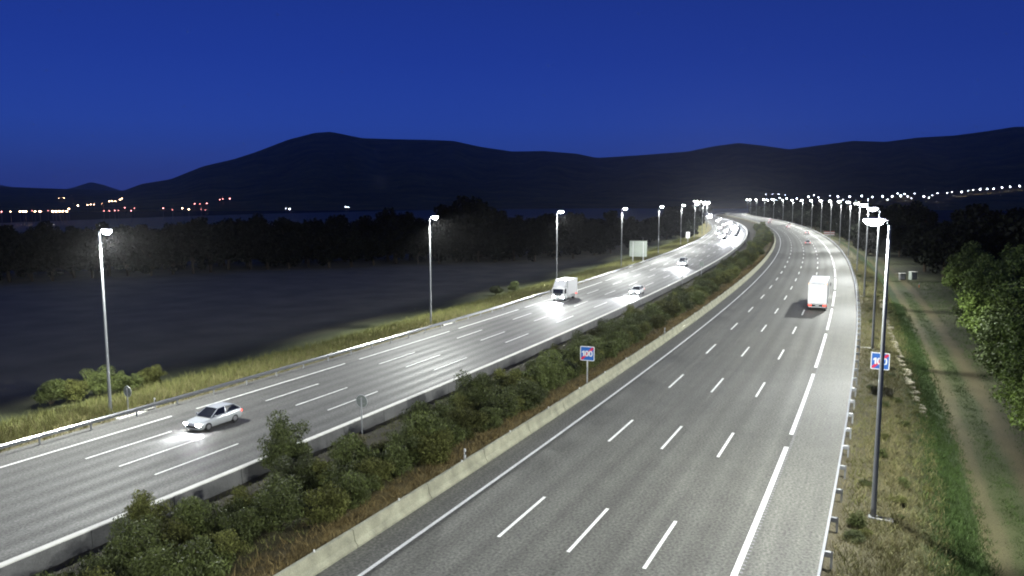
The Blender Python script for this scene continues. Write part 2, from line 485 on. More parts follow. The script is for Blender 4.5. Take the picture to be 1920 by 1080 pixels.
# right carriageway
stripe(road_r, 'edge_line', -38, 1200, 0, .20, ZR4)
for k in (1, 2, 3):
    s, n = 6.5 - 16.2 * 2, 0
    while s < 420:
        stripe(road_r, 'lane_dash', s, s + 5.5, W_R * k, .17 if s < 120 else .2, ZR4)
        s += 16.1 if s < 90 else 15.0
s = 6.2 - 23 * 2
while s < 560:
    stripe(road_r, 'edge_dash', s, s + 20.1, 14.36, .27, ZR4); s += 23.0
stripe(road_r, 'edge_line', s, 1200, 14.36, .25, ZR4)
# left carriageway
E = [-31.75, -28.36, -25.0, -21.6, -18.25]
s = -2.6 - 22.4
while s < 500:
    stripe(road_l, 'edge_dash', s, s + 19.9, E[0], .20, ZL4); s += 22.4
for o in E[1:4]:
    s = 7.4 - 16.85 * 2
    while s < 420:
        stripe(road_l, 'lane_dash', s, s + 7.0, o, .16 if s < 120 else .2, ZL4); s += 16.85
stripe(road_l, 'edge_line', -38, 1200, -17.2, .2, ZL4)
# rumble ribs just outside the right edge line, too small to pick apart: one mesh
rb = MB()
s = -20.0
while s < 60:
    a = [xy(s, 14.52), xy(s, 14.66), xy(s + .10, 14.66), xy(s + .10, 14.52)]
    rb.add([(q[0], q[1], .012) for q in a] + [(q[0], q[1], .001) for q in a], [(0, 1, 2, 3), (0, 4, 5, 1), (1, 5, 6, 2), (2, 6, 7, 3), (3, 7, 4, 0)])
    s += .38
M['rib'] = mat('rib_paint', (.22, .22, .23), rough=.7)
tag(link('rumble_ribs', rb.mesh('rumble_ribs', M['rib']), road_r), kind='stuff')

# hills, from the ridge line seen against the sky
RIDGE = [(-200, 352), (0, 350), (230, 358), (265, 345), (320, 336), (380, 312), (440, 298), (480, 285), (540, 262), (590, 249), (620, 247), (680, 259), (740, 261), (800, 262), (850, 264), (900, 275), (960, 284), (1020, 283), (1080, 288), (1120, 296), (1200, 291), (1290, 284), (1340, 274), (1385, 268), (1430, 273), (1480, 280), (1540, 272), (1600, 264), (1660, 266), (1720, 258), (1790, 254), (1850, 246), (1900, 238), (1980, 236), (2200, 250)]
FARR = [(-250, 352), (-100, 340), (0, 346), (35, 352), (70, 360), (110, 358), (140, 350), (170, 340), (195, 346), (215, 353), (235, 359), (300, 364), (500, 368)]
def ang(pts):
    out = []
    for px, py in pts:
        d = ray(px, py)
        out.append((math.atan2(d.x, d.y), d.z / math.hypot(d.x, d.y)))
    return [a for a, _ in out], [b for _, b in out]
RA, RE = ang(RIDGE); FA, FE = ang(FARR)
RR, R0 = 5600.0, 1500.0
def hill_z(x, y):
    az = math.atan2(x, y); r_ = math.hypot(x, y)
    hr = CAMH + 6.5 + RR * float(np.interp(az, RA, RE))
    t = (r_ - R0) / (RR - R0)
    if t <= 0: return -6.5
    if t > 1: return -6.5 + hr * max(0, 1 - (t - 1) * 1.2)
    spur = math.sin(az * 46 + 1.3 * math.sin(t * 6)) * .5 + math.sin(az * 103 + t * 3 + 1) * .3 + math.sin(az * 17 + t * 9) * .4
    env = t * (1 - t) * 4
    return -6.5 + hr * (t ** 1.7) * (1 + .16 * spur * env)
def hill_mesh(name, a0, a1, na, rr, f, m):
    vs, fs = [], []
    azs = [a0 + (a1 - a0) * i / na for i in range(na + 1)]
    for a in azs:
        for r_ in rr:
            x, y = math.sin(a) * r_, math.cos(a) * r_
            vs.append((x, y, f(x, y)))
    n = len(rr)
    for i in range(na):
        for j in range(n - 1):
            fs.append((i * n + j, (i + 1) * n + j, (i + 1) * n + j + 1, i * n + j + 1))
    me = bpy.data.meshes.new(name); me.from_pydata(vs, [], fs)
    if me.polygons[0].normal.z < 0: me.flip_normals()
    me.materials.append(m)
    me.polygons.foreach_set('use_smooth', [True] * len(me.polygons))
    ob = link(name, me); ob['kind'] = 'structure'
    return ob
M['hill'] = mat('wooded_hillside', (.22, .14, .032), rough=.95, var=.8, scale=.006, fine=.5, fscale=.04, spec=.05)
hill_mesh('hills', R(-40), R(42), 330, frange(R0, RR, 130) + frange(RR + 150, 7200, 300), hill_z, M['hill'])
def far_z(x, y):
    az = math.atan2(x, y); r_ = math.hypot(x, y)
    hr = CAMH + 6.5 + 10500 * float(np.interp(az, FA, FE))
    return -8 + hr * max(0, 1 - abs(r_ - 10500) / 3000)
hill_mesh('far_hills', R(-42), R(-17), 120, frange(7600, 13500, 300), far_z, M['hill'])

# ------------------------------------------------------------------ barriers and guardrails
def sweep(profile, s0, s1, base_o, zf, ds=2.0, flip=1):
    """profile (do, dz) closed polygon swept along the road"""
    n = max(1, int(round((s1 - s0) / ds))); rings = []
    for i in range(n + 1):
        s = s0 + (s1 - s0) * i / n
        rg = []
        for do, dz in profile:
            x, y = xy(s, base_o + do * flip); rg.append((x, y, zf(s, base_o) + dz))
        rings.append(rg)
    return MB().loft(rings)
NJ = [(.0, -.1), (.0, .10), (-.16, .32), (-.25, .80), (-.27, .82), (-.43, .82), (-.45, .80), (-.52, .0), (-.52, -.1)]
bar = thing('concrete_barrier', 'long pale concrete barrier along the left edge of the right carriageway', 'barrier', P(20, -2))
binv = Matrix.Translation(-bar.location)
def child_mesh(name, mb, m, parent, smooth=False):
    o = part(name, mb, m, parent, smooth)
    o.matrix_parent_inverse = Matrix.Translation(-parent.location)
    return o
s, i = -36.0, 0
while s < 420:
    L_ = 6.4
    child_mesh('barrier_segment', sweep(NJ, s + .025, s + L_ - .025, -1.72, lambda s, o: 0.0, 3.2), M['concrete'], bar)
    if s < 130:
        x, y = xy(s + L_ * .6, -2.06); h = head(s)
        rf = MB().cbox((0, 0, .06), (.09, .03, .11), .01).box((0, .0, 0.0), (.05, .02, .02))
        o = child_mesh('reflector', rf, M['reflector'], bar)
        o.matrix_parent_inverse = Matrix.Identity(4)
        o.location = Vector((x, y, .82)) - bar.location; o.rotation_euler = (0, 0, -h)
    s += L_; i += 1
child_mesh('barrier_segment', sweep(NJ, s, 1150, -1.72, lambda s, o: 0.0, 8), M['concrete'], bar)

WALL = [(.22, 0), (.22, .10), (.10, .28), (.02, .80), (-.30, .80), (-.34, .0), (-.34, -.5), (.22, -.5)]
CAP = [(.05, .802), (.05, .87), (-.33, .87), (-.33, .802)]
wall = thing('concrete_wall', 'concrete wall with lit white top along the median edge of the left carriageway', 'wall', P(20, -16))
s = -36.0
while s < 300:
    child_mesh('wall_panel', sweep(WALL, s + .025, s + 4.975, -16.1, lambda s, o: ZL, 2.5, flip=-1), M['concrete_w'], wall)
    child_mesh('coping', sweep(CAP, s + .004, s + 4.996, -16.1, lambda s, o: ZL, 2.5, flip=-1), M['concrete_lit'], wall)
    s += 5.0
child_mesh('wall_panel', sweep(WALL, s, 1150, -16.1, lambda s, o: ZL, 8, flip=-1), M['concrete_w'], wall)
child_mesh('coping', sweep(CAP, s, 1150, -16.1, lambda s, o: ZL, 8, flip=-1), M['concrete_lit'], wall)

WB = [(0, .0), (.085, .05), (.085, .09), (.0, .14), (.0, .17), (.085, .22), (.085, .25), (-.03, .315), (-.036, .308), (.078, .245), (.078, .224), (-.006, .172), (-.006, .138), (.078, .086), (.078, .055), (-.006, .0)]
def guardrail(name, label, o, z, side, s0, s1, sfar, block, first):
    g = thing(name, label, 'guardrail', Vector((*xy(30, o), z)))
    s = s0
    pm = MB(); pm.tube([(0, 0, -.4), (0, 0, .74)], .055, 6)
    pm.box((0, 0, .35), (.12, .10, .72)) if False else None
    post = MB().box((0, .045, .17), (.10, .008, 1.12)).box((0, -.045, .17), (.10, .008, 1.12)).box((.046, 0, .17), (.008, .082, 1.12)).mesh('post', M['galv_d'])
    blk = MB().cbox((0, 0, .60), (.30, .16, .24), .02).mesh('spacer', M['galv_d'])
    while s < s1:
        child_mesh('rail', sweep([(a, b + .43) for a, b in WB], s, s + 4.03, o, lambda s, o_: z, 2.0, flip=-side), M['galv'] if block else M['galv_l'], g)
        h = head(s)
        x, y = xy(s + first, o + side * (.06 + (.26 if block else .0)))
        q = link('post', post, g, Vector((x, y, z)) - g.location, -h)
        if block:
            x, y = xy(s + first, o + side * .16)
            link('spacer', blk, g, Vector((x, y, z)) - g.location, -h)
        s += 4.0
    child_mesh('rail', sweep([(a, b + .43) for a, b in WB], s, sfar, o, lambda s, o_: z, 6.0, flip=-side), M['galv'] if block else M['galv_l'], g)
    fp = MB()
    while s < min(sfar, s1 + 250):
        x, y = xy(s, o + side * .12); fp.box((x, y, z + .3), (.12, .12, .8)); s += 4.0
    q = child_mesh('post', fp, M['galv_d'], g); q['kind'] = 'stuff'
    return g
guardrail('guardrail', 'steel guardrail on posts along the grass verge of the left carriageway', -34.15, ZL, -1, -8, 180, 900, False, 0)
guardrail('guardrail', 'steel guardrail with spacer blocks along the right-hand shoulder', 17.72, -.02, 1, -14, 200, 900, True, 0)

# ------------------------------------------------------------------ street lamps
def lamp_proto(height, dx, tilt, bowl=1.0):
    """local +X points to the road"""
    root = link('street_lamp', None)
    part('base_plate', MB().cbox((0, 0, .03), (.46, .46, .06), .02), M['galv_d'], root)
    part('pole', MB().tube([(0, 0, .05), (0, 0, height * .5), (0, 0, height - .1)], [.135, .105, .068], 12), M['pole'], root, True)
    part('service_door', MB().cbox((0, -.125, .75), (.11, .03, .36), .01), M['galv_d'], root)
    part('arm', MB().tube([(0, 0, height - .25), (.12, 0, height + .02), (.3 + dx * .3, 0, height + .12), (1.15 + dx, 0, height + .16)], [.05, .045, .04, .035], 8), M['pole'], root, True)
    lm = MB()
    rings = []
    for x, wd, zt_, zb in ((.98, .06, .03, -.03), (1.10, .17, .07, -.05), (1.5, .25, .10, -.06), (1.92, .19, .07, -.05), (2.03, .06, .02, -.03)):
        rings.append([(x + dx, wd * math.cos(a), height + .18 + (zt_ if math.sin(a) > 0 else -zb) * math.sin(a)) for a in [2 * math.pi * k / 12 for k in range(12)]])
    lm.loft(rings)
    lum = part('luminaire', lm, M['lamp_body'], root, True)
    ln = MB()
    rings = []
    for x, wd, d in ((1.06, .06, .04), (1.14, .18, .22), (1.32, .23, .33), (1.6, .24, .35), (1.84, .19, .25), (1.98, .06, .05)):
        rings.append([(x + dx, wd * math.cos(a), height + .14 - d * bowl * math.sin(a)) for a in [math.pi * k / 8 for k in range(9)]])
    ln.loft(rings, closed=True)
    part('lens', ln, M['lens'], lum, True)
    ld = bpy.data.lights.new('lamp_light', 'SPOT')
    ld.energy = LAMP_W; ld.color = LAMP_COL; ld.spot_size = R(158); ld.spot_blend = .55; ld.shadow_soft_size = .16
    ld.use_nodes = True                      # street optics: more light sideways than straight down
    ln_ = ld.node_tree
    em = [n for n in ln_.nodes if n.type == 'EMISSION'][0]
    tc = ln_.nodes.new('ShaderNodeTexCoord'); sx = ln_.nodes.new('ShaderNodeSeparateXYZ')
    ab = ln_.nodes.new('ShaderNodeMath'); ab.operation = 'ABSOLUTE'
    mx_ = ln_.nodes.new('ShaderNodeMath'); mx_.operation = 'MAXIMUM'; mx_.inputs[1].default_value = .30
    pw = ln_.nodes.new('ShaderNodeMath'); pw.operation = 'POWER'; pw.inputs[1].default_value = -1.35
    ln_.links.new(tc.outputs['Normal'], sx.inputs[0]); ln_.links.new(sx.outputs[2], ab.inputs[0])
    ln_.links.new(ab.outputs[0], mx_.inputs[0]); ln_.links.new(mx_.outputs[0], pw.inputs[0]); ln_.links.new(pw.outputs[0], em.inputs['Strength'])
    lo = link('lamp_light', ld, root, (1.55 + dx, 0, height - .40))
    lo.rotation_euler = (0, R(-tilt), 0)      # tilted a little towards the road
    return root
LH = 15.0
protos = {-1: lamp_proto(LH, -.65, 28), 1: lamp_proto(LH, -.8, 20, .8)}
used = {-1: False, 1: False}
def place_lamp(s, o, side, label, group):
    r_ = protos[side] if not used[side] else copy_tree(protos[side])
    used[side] = True
    r_.location = P(s, o, -.01)
    # local +X towards the road centre: right-hand lamps point to -o
    r_.rotation_euler = (0, 0, -head(s) + (math.pi if side > 0 else 0))
    tag(r_, label, 'street lamp', group)
    return r_
LS = [-33, 16.1] + [67 + 50 * i for i in range(14)]
k = 0
for s in LS:
    if s < 0:
        place_lamp(s, -37.5, -1, 'tall street lamp left of the road, out of frame beside the camera', 'lamps along the left verge')
    else:
        lab = 'tall lit street lamp beside the left guardrail, %s from the left edge' % ordn(k)
        if k == 0: lab = 'tall lit street lamp on the left verge beside the green shrubs'
        place_lamp(s, -37.5, -1, lab, 'lamps along the left verge'); k += 1
k = 0
for i in range(20):
    s = -31 + 48 * i
    if s > 860: break
    o = float(np.interp(s, [0, 17, 65, 113, 400], [19.6, 19.6, 19.3, 18.9, 19.0]))
    if s < 0:
        place_lamp(s, 19.6, 1, 'tall street lamp on the right verge, out of frame behind the camera', 'lamps along the right verge')
    else:
        lab = 'tall lit street lamp behind the right guardrail, %s nearest' % ordn(k)
        if k == 0: lab = 'nearest and tallest-looking dark lamp pole on the right verge in front of the blue sign'
        place_lamp(s, o, 1, lab, 'lamps along the right verge'); k += 1

# ------------------------------------------------------------------ foliage
def rand_unit(n):
    v = RNG.normal(size=(n, 3)); return v / np.linalg.norm(v, axis=1, keepdims=True)
def leaf_mesh(name, centres, ln, wd, m, upbias=.3):
    n = len(centres)
    d = rand_unit(n); d[:, 2] += upbias; d /= np.linalg.norm(d, axis=1, keepdims=True)
    q = np.cross(d, rand_unit(n)); q /= np.linalg.norm(q, axis=1, keepdims=True) + 1e-9
    l = ln * RNG.uniform(.6, 1.4, n)[:, None]; w_ = wd * RNG.uniform(.6, 1.4, n)[:, None]
    v = np.empty((n, 4, 3))
    v[:, 0] = centres - d * l * .5; v[:, 2] = centres + d * l * .5
    v[:, 1] = centres + q * w_ * .5; v[:, 3] = centres - q * w_ * .5
    me = bpy.data.meshes.new(name)
    me.vertices.add(n * 4); me.vertices.foreach_set('co', v.reshape(-1))
    me.loops.add(n * 4); me.loops.foreach_set('vertex_index', np.arange(n * 4, dtype=np.int32))
    me.polygons.add(n); me.polygons.foreach_set('loop_start', np.arange(0, n * 4, 4, dtype=np.int32))
    me.update(calc_edges=True); me.validate()
    me.materials.append(m)
    return me
def crown_points(n, rad, cz, clumps, spread, hollow=.45, flat=.8, zmin=.15):
    """leaf centres in many uneven clumps inside an ellipsoid"""
    cs = []
    while len(cs) < clumps:
        u = rand_unit(1)[0]; r_ = RNG.uniform(hollow, 1.0) ** .6
        p = u * r_ * np.array(rad) * RNG.uniform(.8, 1.12)
        p[2] += cz
        if p[2] > zmin: cs.append((p, RNG.uniform(.55, 1.5)))
    out = []
    wts = np.array([c[1] ** 2 for c in cs]); wts /= wts.sum()
    for (p, sz), k in zip(cs, RNG.multinomial(n, wts)):
        g = rand_unit(k) * (RNG.uniform(0, 1, k) ** .45)[:, None] * spread * sz
        g[:, 2] *= flat
        out.append(p + g)
    pts = np.concatenate(out)
    pts = pts[pts[:, 2] > zmin * .5]
    return pts, cs
bush_meshes = []
for v in range(6):
    h = (1.0, .8, 1.25, .9, 1.1, .7)[v]
    pts, cs = crown_points(8000, (1.12, 1.12, 1.0 * h), 1.0 * h, (36, 44, 34, 40, 36, 38)[v], (.44, .36, .46, .38, .42, .38)[v], hollow=.3, zmin=.05)
    cm = leaf_mesh('crown', pts, .15, .045, M['leaf_broom'] if v in (1, 4) else M['leaf_bush'], .8)
    st = MB()
    for i in range(7):
        p, _ = cs[i]
        st.tube([(p[0] * .1, p[1] * .1, -.15), (p[0] * .4, p[1] * .4, p[2] * .5), tuple(p)], [.03, .022, .008], 5)
    bush_meshes.append((cm, st.mesh('stem', M['bark'])))
tree_meshes = []
for v in range(4):
    rx = 2.9 + RNG.uniform(-.4, .5); rz = 2.9 + RNG.uniform(-.4, .6)
    pts, cs = crown_points(15000, (rx, rx, rz), 3.9, 75, .8, hollow=.4, zmin=.5)
    cm = leaf_mesh('crown', pts, .24, .13, M['leaf_tree'], .1)
    tr = MB(); tr.tube([(0, 0, -.3), (.1, .05, 1.2), (-.05, .15, 2.6), (.1, 0, 4.2)], [.26, .2, .15, .06], 8)
    for i in range(9):
        p, _ = cs[i * 3]
        z0 = RNG.uniform(1.2, 2.8)
        tr.tube([(0, .08, z0), (p[0] * .45, p[1] * .45, (z0 + p[2]) * .52), tuple(p)], [.10, .06, .015], 6)
    tree_meshes.append((cm, tr.mesh('trunk', M['bark'])))
far_meshes = []
for v in range(5):
    rx = 2.6 + RNG.uniform(-.5, .6)
    pts, cs = crown_points(3600, (rx, rx, 3.4), 4.4, 46, .95, hollow=.2, zmin=.4)
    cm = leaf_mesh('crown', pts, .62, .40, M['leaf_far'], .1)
    tr = MB(); tr.tube([(0, 0, -.5), (.05, .1, 2.0), (0, 0, 5)], [.28, .2, .05], 6)
    for i in range(5):
        p, _ = cs[i * 4]; tr.tube([(0, .05, 1.8), (p[0] * .5, p[1] * .5, p[2] * .7), tuple(p)], [.09, .05, .02], 5)
    far_meshes.append((cm, tr.mesh('trunk', M['bark'])))
def plant(name, meshes, loc, sc, label, cat, group=None, wood='trunk', zs=1.0):
    t = thing(name, label, cat, loc, random.uniform(0, 6.28), group)
    t.scale = (sc * random.uniform(.9, 1.1), sc * random.uniform(.9, 1.1), sc * zs)
    link('crown', meshes[0], t); link(wood, meshes[1], t)
    return t
# median bushes: two overlapping rows
for row, (oc, word) in enumerate(((-8.9, 'wall-side row'), (-6.0, 'barrier-side row'))):
    k = 0
    s = -10.0 + row
    while s < 430:
        o = oc + random.uniform(-.9, .9) - (1.0 if s < 3 else 0)
        near = s < 170
        sc = random.uniform(.92, 1.45) * (1.0 if near else 1.2)
        if row == 0: sc *= .9
        if 12 < s < 19 and row == 0: sc *= .6
        plant('median_bush', bush_meshes[(k * 5 + row * 2) % 6], P(s, o, -.05), sc, ('leafy dark green bush in the median, %s, %s from bottom left' % (word, ordn(k))) if k < 98 else 'dark bush in the distant part of the median strip', 'bush', 'bushes along the median', 'stem', zs=random.uniform(.85, 1.05))
        s += random.uniform(1.2, 2.5) if s < 60 else (random.uniform(2.6, 3.8) if s < 170 else random.uniform(5, 8)); k += 1
# extra taller bush that overlaps the lit wall top, and a pale dry shrub at the foot of the round sign
plant('median_bush', bush_meshes[2], P(11.3, -14.2, -.05), 1.25, 'tall dense bush hiding a piece of the lit wall top', 'bush', 'bushes along the median', 'stem', zs=1.15)
plant('median_bush', bush_meshes[4], P(1.0, -14.0, -.1), 1.0, 'bush rising just over the lit wall top at the lower left', 'bush', 'bushes along the median', 'stem', zs=1.05)
dry = leaf_mesh('crown', crown_points(900, (.6, .6, .5), .6, 12, .25, hollow=.3, zmin=.05)[0], .16, .03, M['leaf_dry'], .9)
plant('dry_shrub', (dry, bush_meshes[1][1]), P(16.2, -12.4, -.03), 1.0, 'pale dry shrub at the foot of the round sign in the median', 'shrub', None, 'stem')
# shrubs on the left verge
for i, (px, py, sc, lab) in enumerate([(95, 750, 1.15, 'leftmost green shrub on the left verge'), (140, 742, 1.25, 'second green shrub from the left on the left verge'), (185, 735, 1.2, 'green shrub left of the nearest left lamp pole'), (235, 728, 1.15, 'green shrub right of the nearest left lamp pole'), (280, 716, 1.1, 'rightmost green shrub behind the round sign back'), (930, 548, 1.2, 'low dark shrub in the tall grass, left one of the pair'), (962, 543, 1.1, 'low dark shrub in the tall grass, right one of the pair')]):
    d = ray(px, py); t = (-2.1 - CAMH) / d.z
    plant('verge_shrub', bush_meshes[i % 6], (d.x * t, d.y * t, -2.35), sc, lab, 'shrub', 'shrubs on the left verge', 'stem', zs=.85)
# trees on the right, lit by the lamps
RT = [(22, 33.0, 1.15), (29, 31.8, 1.1), (36, 32.0, 1.2), (43, 31.6, 1.05), (50, 32.2, 1.3), (58, 31.8, 1.2), (67, 33.0, 1.4), (77, 32.8, 1.25), (87, 35.2, 1.4), (97, 34.0, 1.2), (108, 35.8, 1.35), (120, 35.0, 1.2), (132, 37.0, 1.35), (44, 39, 1.6), (58, 40.5, 1.7), (74, 41, 1.75), (92, 42, 1.7), (112, 43, 1.65), (132, 45, 1.6), (34, 40, 1.55), (24, 41, 1.5)]
for i, (s, o, sc) in enumerate(RT):
    front = i < 13
    plant('oak_tree', tree_meshes[i % 4], P(s, o, -.05), sc, ('leafy green tree beside the dirt track, %s from the right edge' % ordn(i)) if front else ('dark green tree in the row behind the trackside trees, %s of that row' % ordn(i - 13)), 'tree', 'trees right of the dirt track')
k = 0
for row, (o0, d0) in enumerate([(38, 10), (50, 12)]):
    s = 146 if row == 0 else 30
    while s < 760:
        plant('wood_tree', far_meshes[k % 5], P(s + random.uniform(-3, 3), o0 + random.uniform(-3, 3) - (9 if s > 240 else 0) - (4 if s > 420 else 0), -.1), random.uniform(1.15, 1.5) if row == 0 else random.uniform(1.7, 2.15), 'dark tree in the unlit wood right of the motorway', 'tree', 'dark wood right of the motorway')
        s += d0 * random.uniform(.8, 1.2) * (1 if s < 300 else 1.7); k += 1
# wood beyond the field on the left
def wood(px, dist, z, sc, lab='dark tree in the black wood beyond the field', grp='black wood beyond the field', zs=1.0):
    a = math.atan2(px - 960, FPX / math.cos(0))
    plant('wood_tree', far_meshes[random.randrange(5)], (math.sin(a) * dist, math.cos(a) * dist, z), sc, lab, 'tree', grp, zs=zs)
BX = [-150, 0, 430, 760, 1000, 1100, 1180, 1260]
BD = [205, 214, 222, 228, 238, 255, 290, 370]
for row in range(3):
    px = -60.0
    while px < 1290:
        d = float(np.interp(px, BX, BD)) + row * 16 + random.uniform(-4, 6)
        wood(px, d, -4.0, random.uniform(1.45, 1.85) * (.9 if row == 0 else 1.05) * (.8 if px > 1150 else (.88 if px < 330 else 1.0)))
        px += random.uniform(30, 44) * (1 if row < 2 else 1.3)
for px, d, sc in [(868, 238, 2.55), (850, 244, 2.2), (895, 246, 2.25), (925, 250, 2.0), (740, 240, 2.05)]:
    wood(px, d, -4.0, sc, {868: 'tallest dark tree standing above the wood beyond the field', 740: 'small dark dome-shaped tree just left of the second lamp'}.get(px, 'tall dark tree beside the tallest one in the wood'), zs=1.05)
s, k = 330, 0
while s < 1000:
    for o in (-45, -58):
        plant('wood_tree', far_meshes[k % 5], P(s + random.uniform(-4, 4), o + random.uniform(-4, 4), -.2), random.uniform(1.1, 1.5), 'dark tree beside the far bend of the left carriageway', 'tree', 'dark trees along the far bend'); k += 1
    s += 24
# ------------------------------------------------------------------ grass (nobody could count it)
def grass(name, n, sfun, ofun, hrange, m, blades=5, spread=.16, lean=.35, label='', wd=.02, dens=None):
    vs, fs = [], []
    S = sfun(n); O = ofun(n)
    C = np.empty((n, 3))
    for i in range(n): C[i] = P(float(S[i]), float(O[i]), -.03)
    tot = n * blades
    base = np.repeat(C, blades, axis=0)
    base[:, :2] += RNG.normal(0, spread, (tot, 2))
    hh = RNG.uniform(hrange[0], hrange[1], tot) * np.repeat(RNG.uniform(.6, 1.3, n), blades)
    a = RNG.uniform(0, 2 * math.pi, tot)
    side = np.stack([np.cos(a), np.sin(a), np.zeros(tot)], 1) * wd
    ln = np.stack([RNG.normal(0, lean, tot) * hh, RNG.normal(0, lean, tot) * hh, hh], 1)
    v = np.empty((tot, 3, 3)); v[:, 0] = base - side; v[:, 1] = base + side; v[:, 2] = base + ln
    me = bpy.data.meshes.new(name)
    me.vertices.add(tot * 3); me.vertices.foreach_set('co', v.reshape(-1))
    me.loops.add(tot * 3); me.loops.foreach_set('vertex_index', np.arange(tot * 3, dtype=np.int32))
    me.polygons.add(tot); me.polygons.foreach_set('loop_start', np.arange(0, tot * 3, 3, dtype=np.int32))
    me.update(calc_edges=True); me.validate()
    me.materials.append(m)
    return tag(link(name, me), label, 'grass', kind='stuff')
def spow(a, b, p=1.6):
    return lambda n: a + (b - a) * RNG.uniform(0, 1, n) ** p
def ouni(a, b):
    return lambda n: RNG.uniform(a, b, n)
def onorm(c, d, a, b):
    return lambda n: np.clip(RNG.normal(c, d, n), a, b)
grass('verge_grass', 15000, spow(-4, 330, 1.5), ouni(-45.5, -35.4), (.35, .85), M['grass_olive'], 5, .2, .3, 'tall olive grass on the left verge behind the guardrail', .025)
grass('verge_grass', 7000, spow(-4, 330, 1.5), onorm(-39, 2.5, -45, -35.2), (.3, .75), M['grass_dry'], 5, .2, .35, 'dry straw-coloured grass on the left verge', .022)
grass('median_grass', 7000, spow(-12, 200, 1.5), onorm(-3.6, .9, -7, -2.4), (.12, .4), M['grass_rust'], 5, .15, .5, 'reddish dry grass behind the right barrier', .02)
grass('median_grass', 5000, spow(-12, 160, 1.4), ouni(-15, -5), (.1, .35), M['grass_olive'], 5, .15, .5, 'sparse grass under the median bushes', .02)
grass('dry_grass', 12000, spow(2, 180, 1.5), onorm(20.6, 1.4, 18.1, 23), (.10, .42), M['grass_dry'], 6, .14, .7, 'dry straw tufts on the right verge slope', .016)
grass('dry_grass', 6000, spow(2, 200, 1.4), ouni(18.2, 23.4), (.12, .45), M['grass_olive'], 6, .12, .5, 'olive tufts on the right verge slope', .016)
grass('green_grass', 11000, spow(2, 120, 1.5), onorm(23.7, .8, 21.9, 25.2), (.10, .36), M['grass_green'], 6, .12, .45, 'bright green grass strip left of the dirt track', .018)
grass('green_grass', 4500, spow(2, 140, 1.4), onorm(27.0, .45, 26, 28.3), (.05, .2), M['grass_green'], 5, .12, .45, 'green grass between the wheel ruts of the track', .016)
grass('green_grass', 4500, spow(8, 160, 1.4), ouni(29.2, 36), (.1, .4), M['grass_green'], 5, .2, .45, 'grass at the feet of the trackside trees', .02)
# weedy clumps on the right verge
WD = [(13.5, 18.8, .46), (15.2, 18.9, .40), (14.6, 19.3, .30)]
q = 18.0
while q < 150:
    WD.append((q, random.uniform(19.0, 22.6), random.uniform(.16, .42))); q += random.uniform(1.2, 3.4)
for i, (s, o, sc) in enumerate(sorted(WD)):
    plant('weed_clump', bush_meshes[i % 6], P(s, o, -.03), sc, 'low green weed clump on the right verge slope, %s nearest' % ordn(i), 'weed', 'weeds on the right verge', 'stem', zs=random.uniform(.45, .8))

# ------------------------------------------------------------------ signs, slabs and small roadside things
def digit0(cx, w_, h_, t):
    out, inn = [], []
    for k in range(20):
        a = 2 * math.pi * k / 20
        c_, s_ = math.cos(a), math.sin(a)
        f = lambda v, e=.75: math.copysign(abs(v) ** e, v)
        out.append((cx + w_ * f(c_), h_ * f(s_))); inn.append((cx + (w_ - t) * f(c_), (h_ - t * .9) * f(s_)))
    return out, inn
def speed_sign(name, label, loc, rotz, post_h):
    """face towards local -Y"""
    t = thing(name, label, 'road sign', loc, rotz)
    part('post', MB().box((0, .03, post_h / 2 + .5), (.10, .05, post_h + 1.0)), M['galv'], t)
    S_ = .63; zc = post_h + .63
    def rr(hw, rad):
        pts = []
        for cx, cz, a0 in ((1, 1, 0), (-1, 1, 90), (-1, -1, 180), (1, -1, 270)):
            for q in range(5):
                a = R(a0 + 22.5 * q); pts.append((cx * (hw - rad) + rad * math.cos(a), cz * (hw - rad) + rad * math.sin(a) + zc))
        return pts
    part('panel', MB().prism(rr(S_, .09), -.03, .0), M['sign_white'], t)
    face = part('face', MB().prism(rr(S_ - .06, .05), -.034, -.031), M['sign_blue'], t)
    dg = MB().prism([(x, z + zc) for x, z in [(-.37, -.24), (-.25, -.24), (-.25, .24), (-.35, .24), (-.48, .14), (-.48, .03), (-.37, .09)]], -.044, -.040)
    part('digit', dg, M['sign_white'], t)
    for cx in (-.045, .305):
        o_, i_ = digit0(cx, .165, .25, .095)
        mb = MB(); n = len(o_)
        vs = [(x, -.042, z + zc) for x, z in o_] + [(x, -.042, z + zc) for x, z in i_]
        mb.add(vs, [(k_, (k_ + 1) % n, n + (k_ + 1) % n, n + k_) for k_ in range(n)])
        part('digit', mb, M['sign_white'], t)
    e = S_ - .075; b_ = .10
    part('red_bar', MB().prism([(x, z + zc) for x, z in [(-e, -e), (-e + b_ * 1.4, -e), (e, e - b_ * 1.4), (e, e), (e - b_ * 1.4, e), (-e, -e + b_ * 1.4)]], -.0375, -.0345), M['sign_red'], t)
    return t
def face_cam(loc, k=1.0):
    return -math.atan2(loc[0], loc[1]) * k
p = P(36.6, -3.15); speed_sign('speed_sign', 'blue square 100 sign with red bar on a post in the median', p, -head(37) + R(4), 2.05)
p = P(37.0, 19.65); speed_sign('speed_sign', 'blue square 100 sign with red bar partly hidden by the near right lamp pole', p, -head(37) - R(2), 3.6)

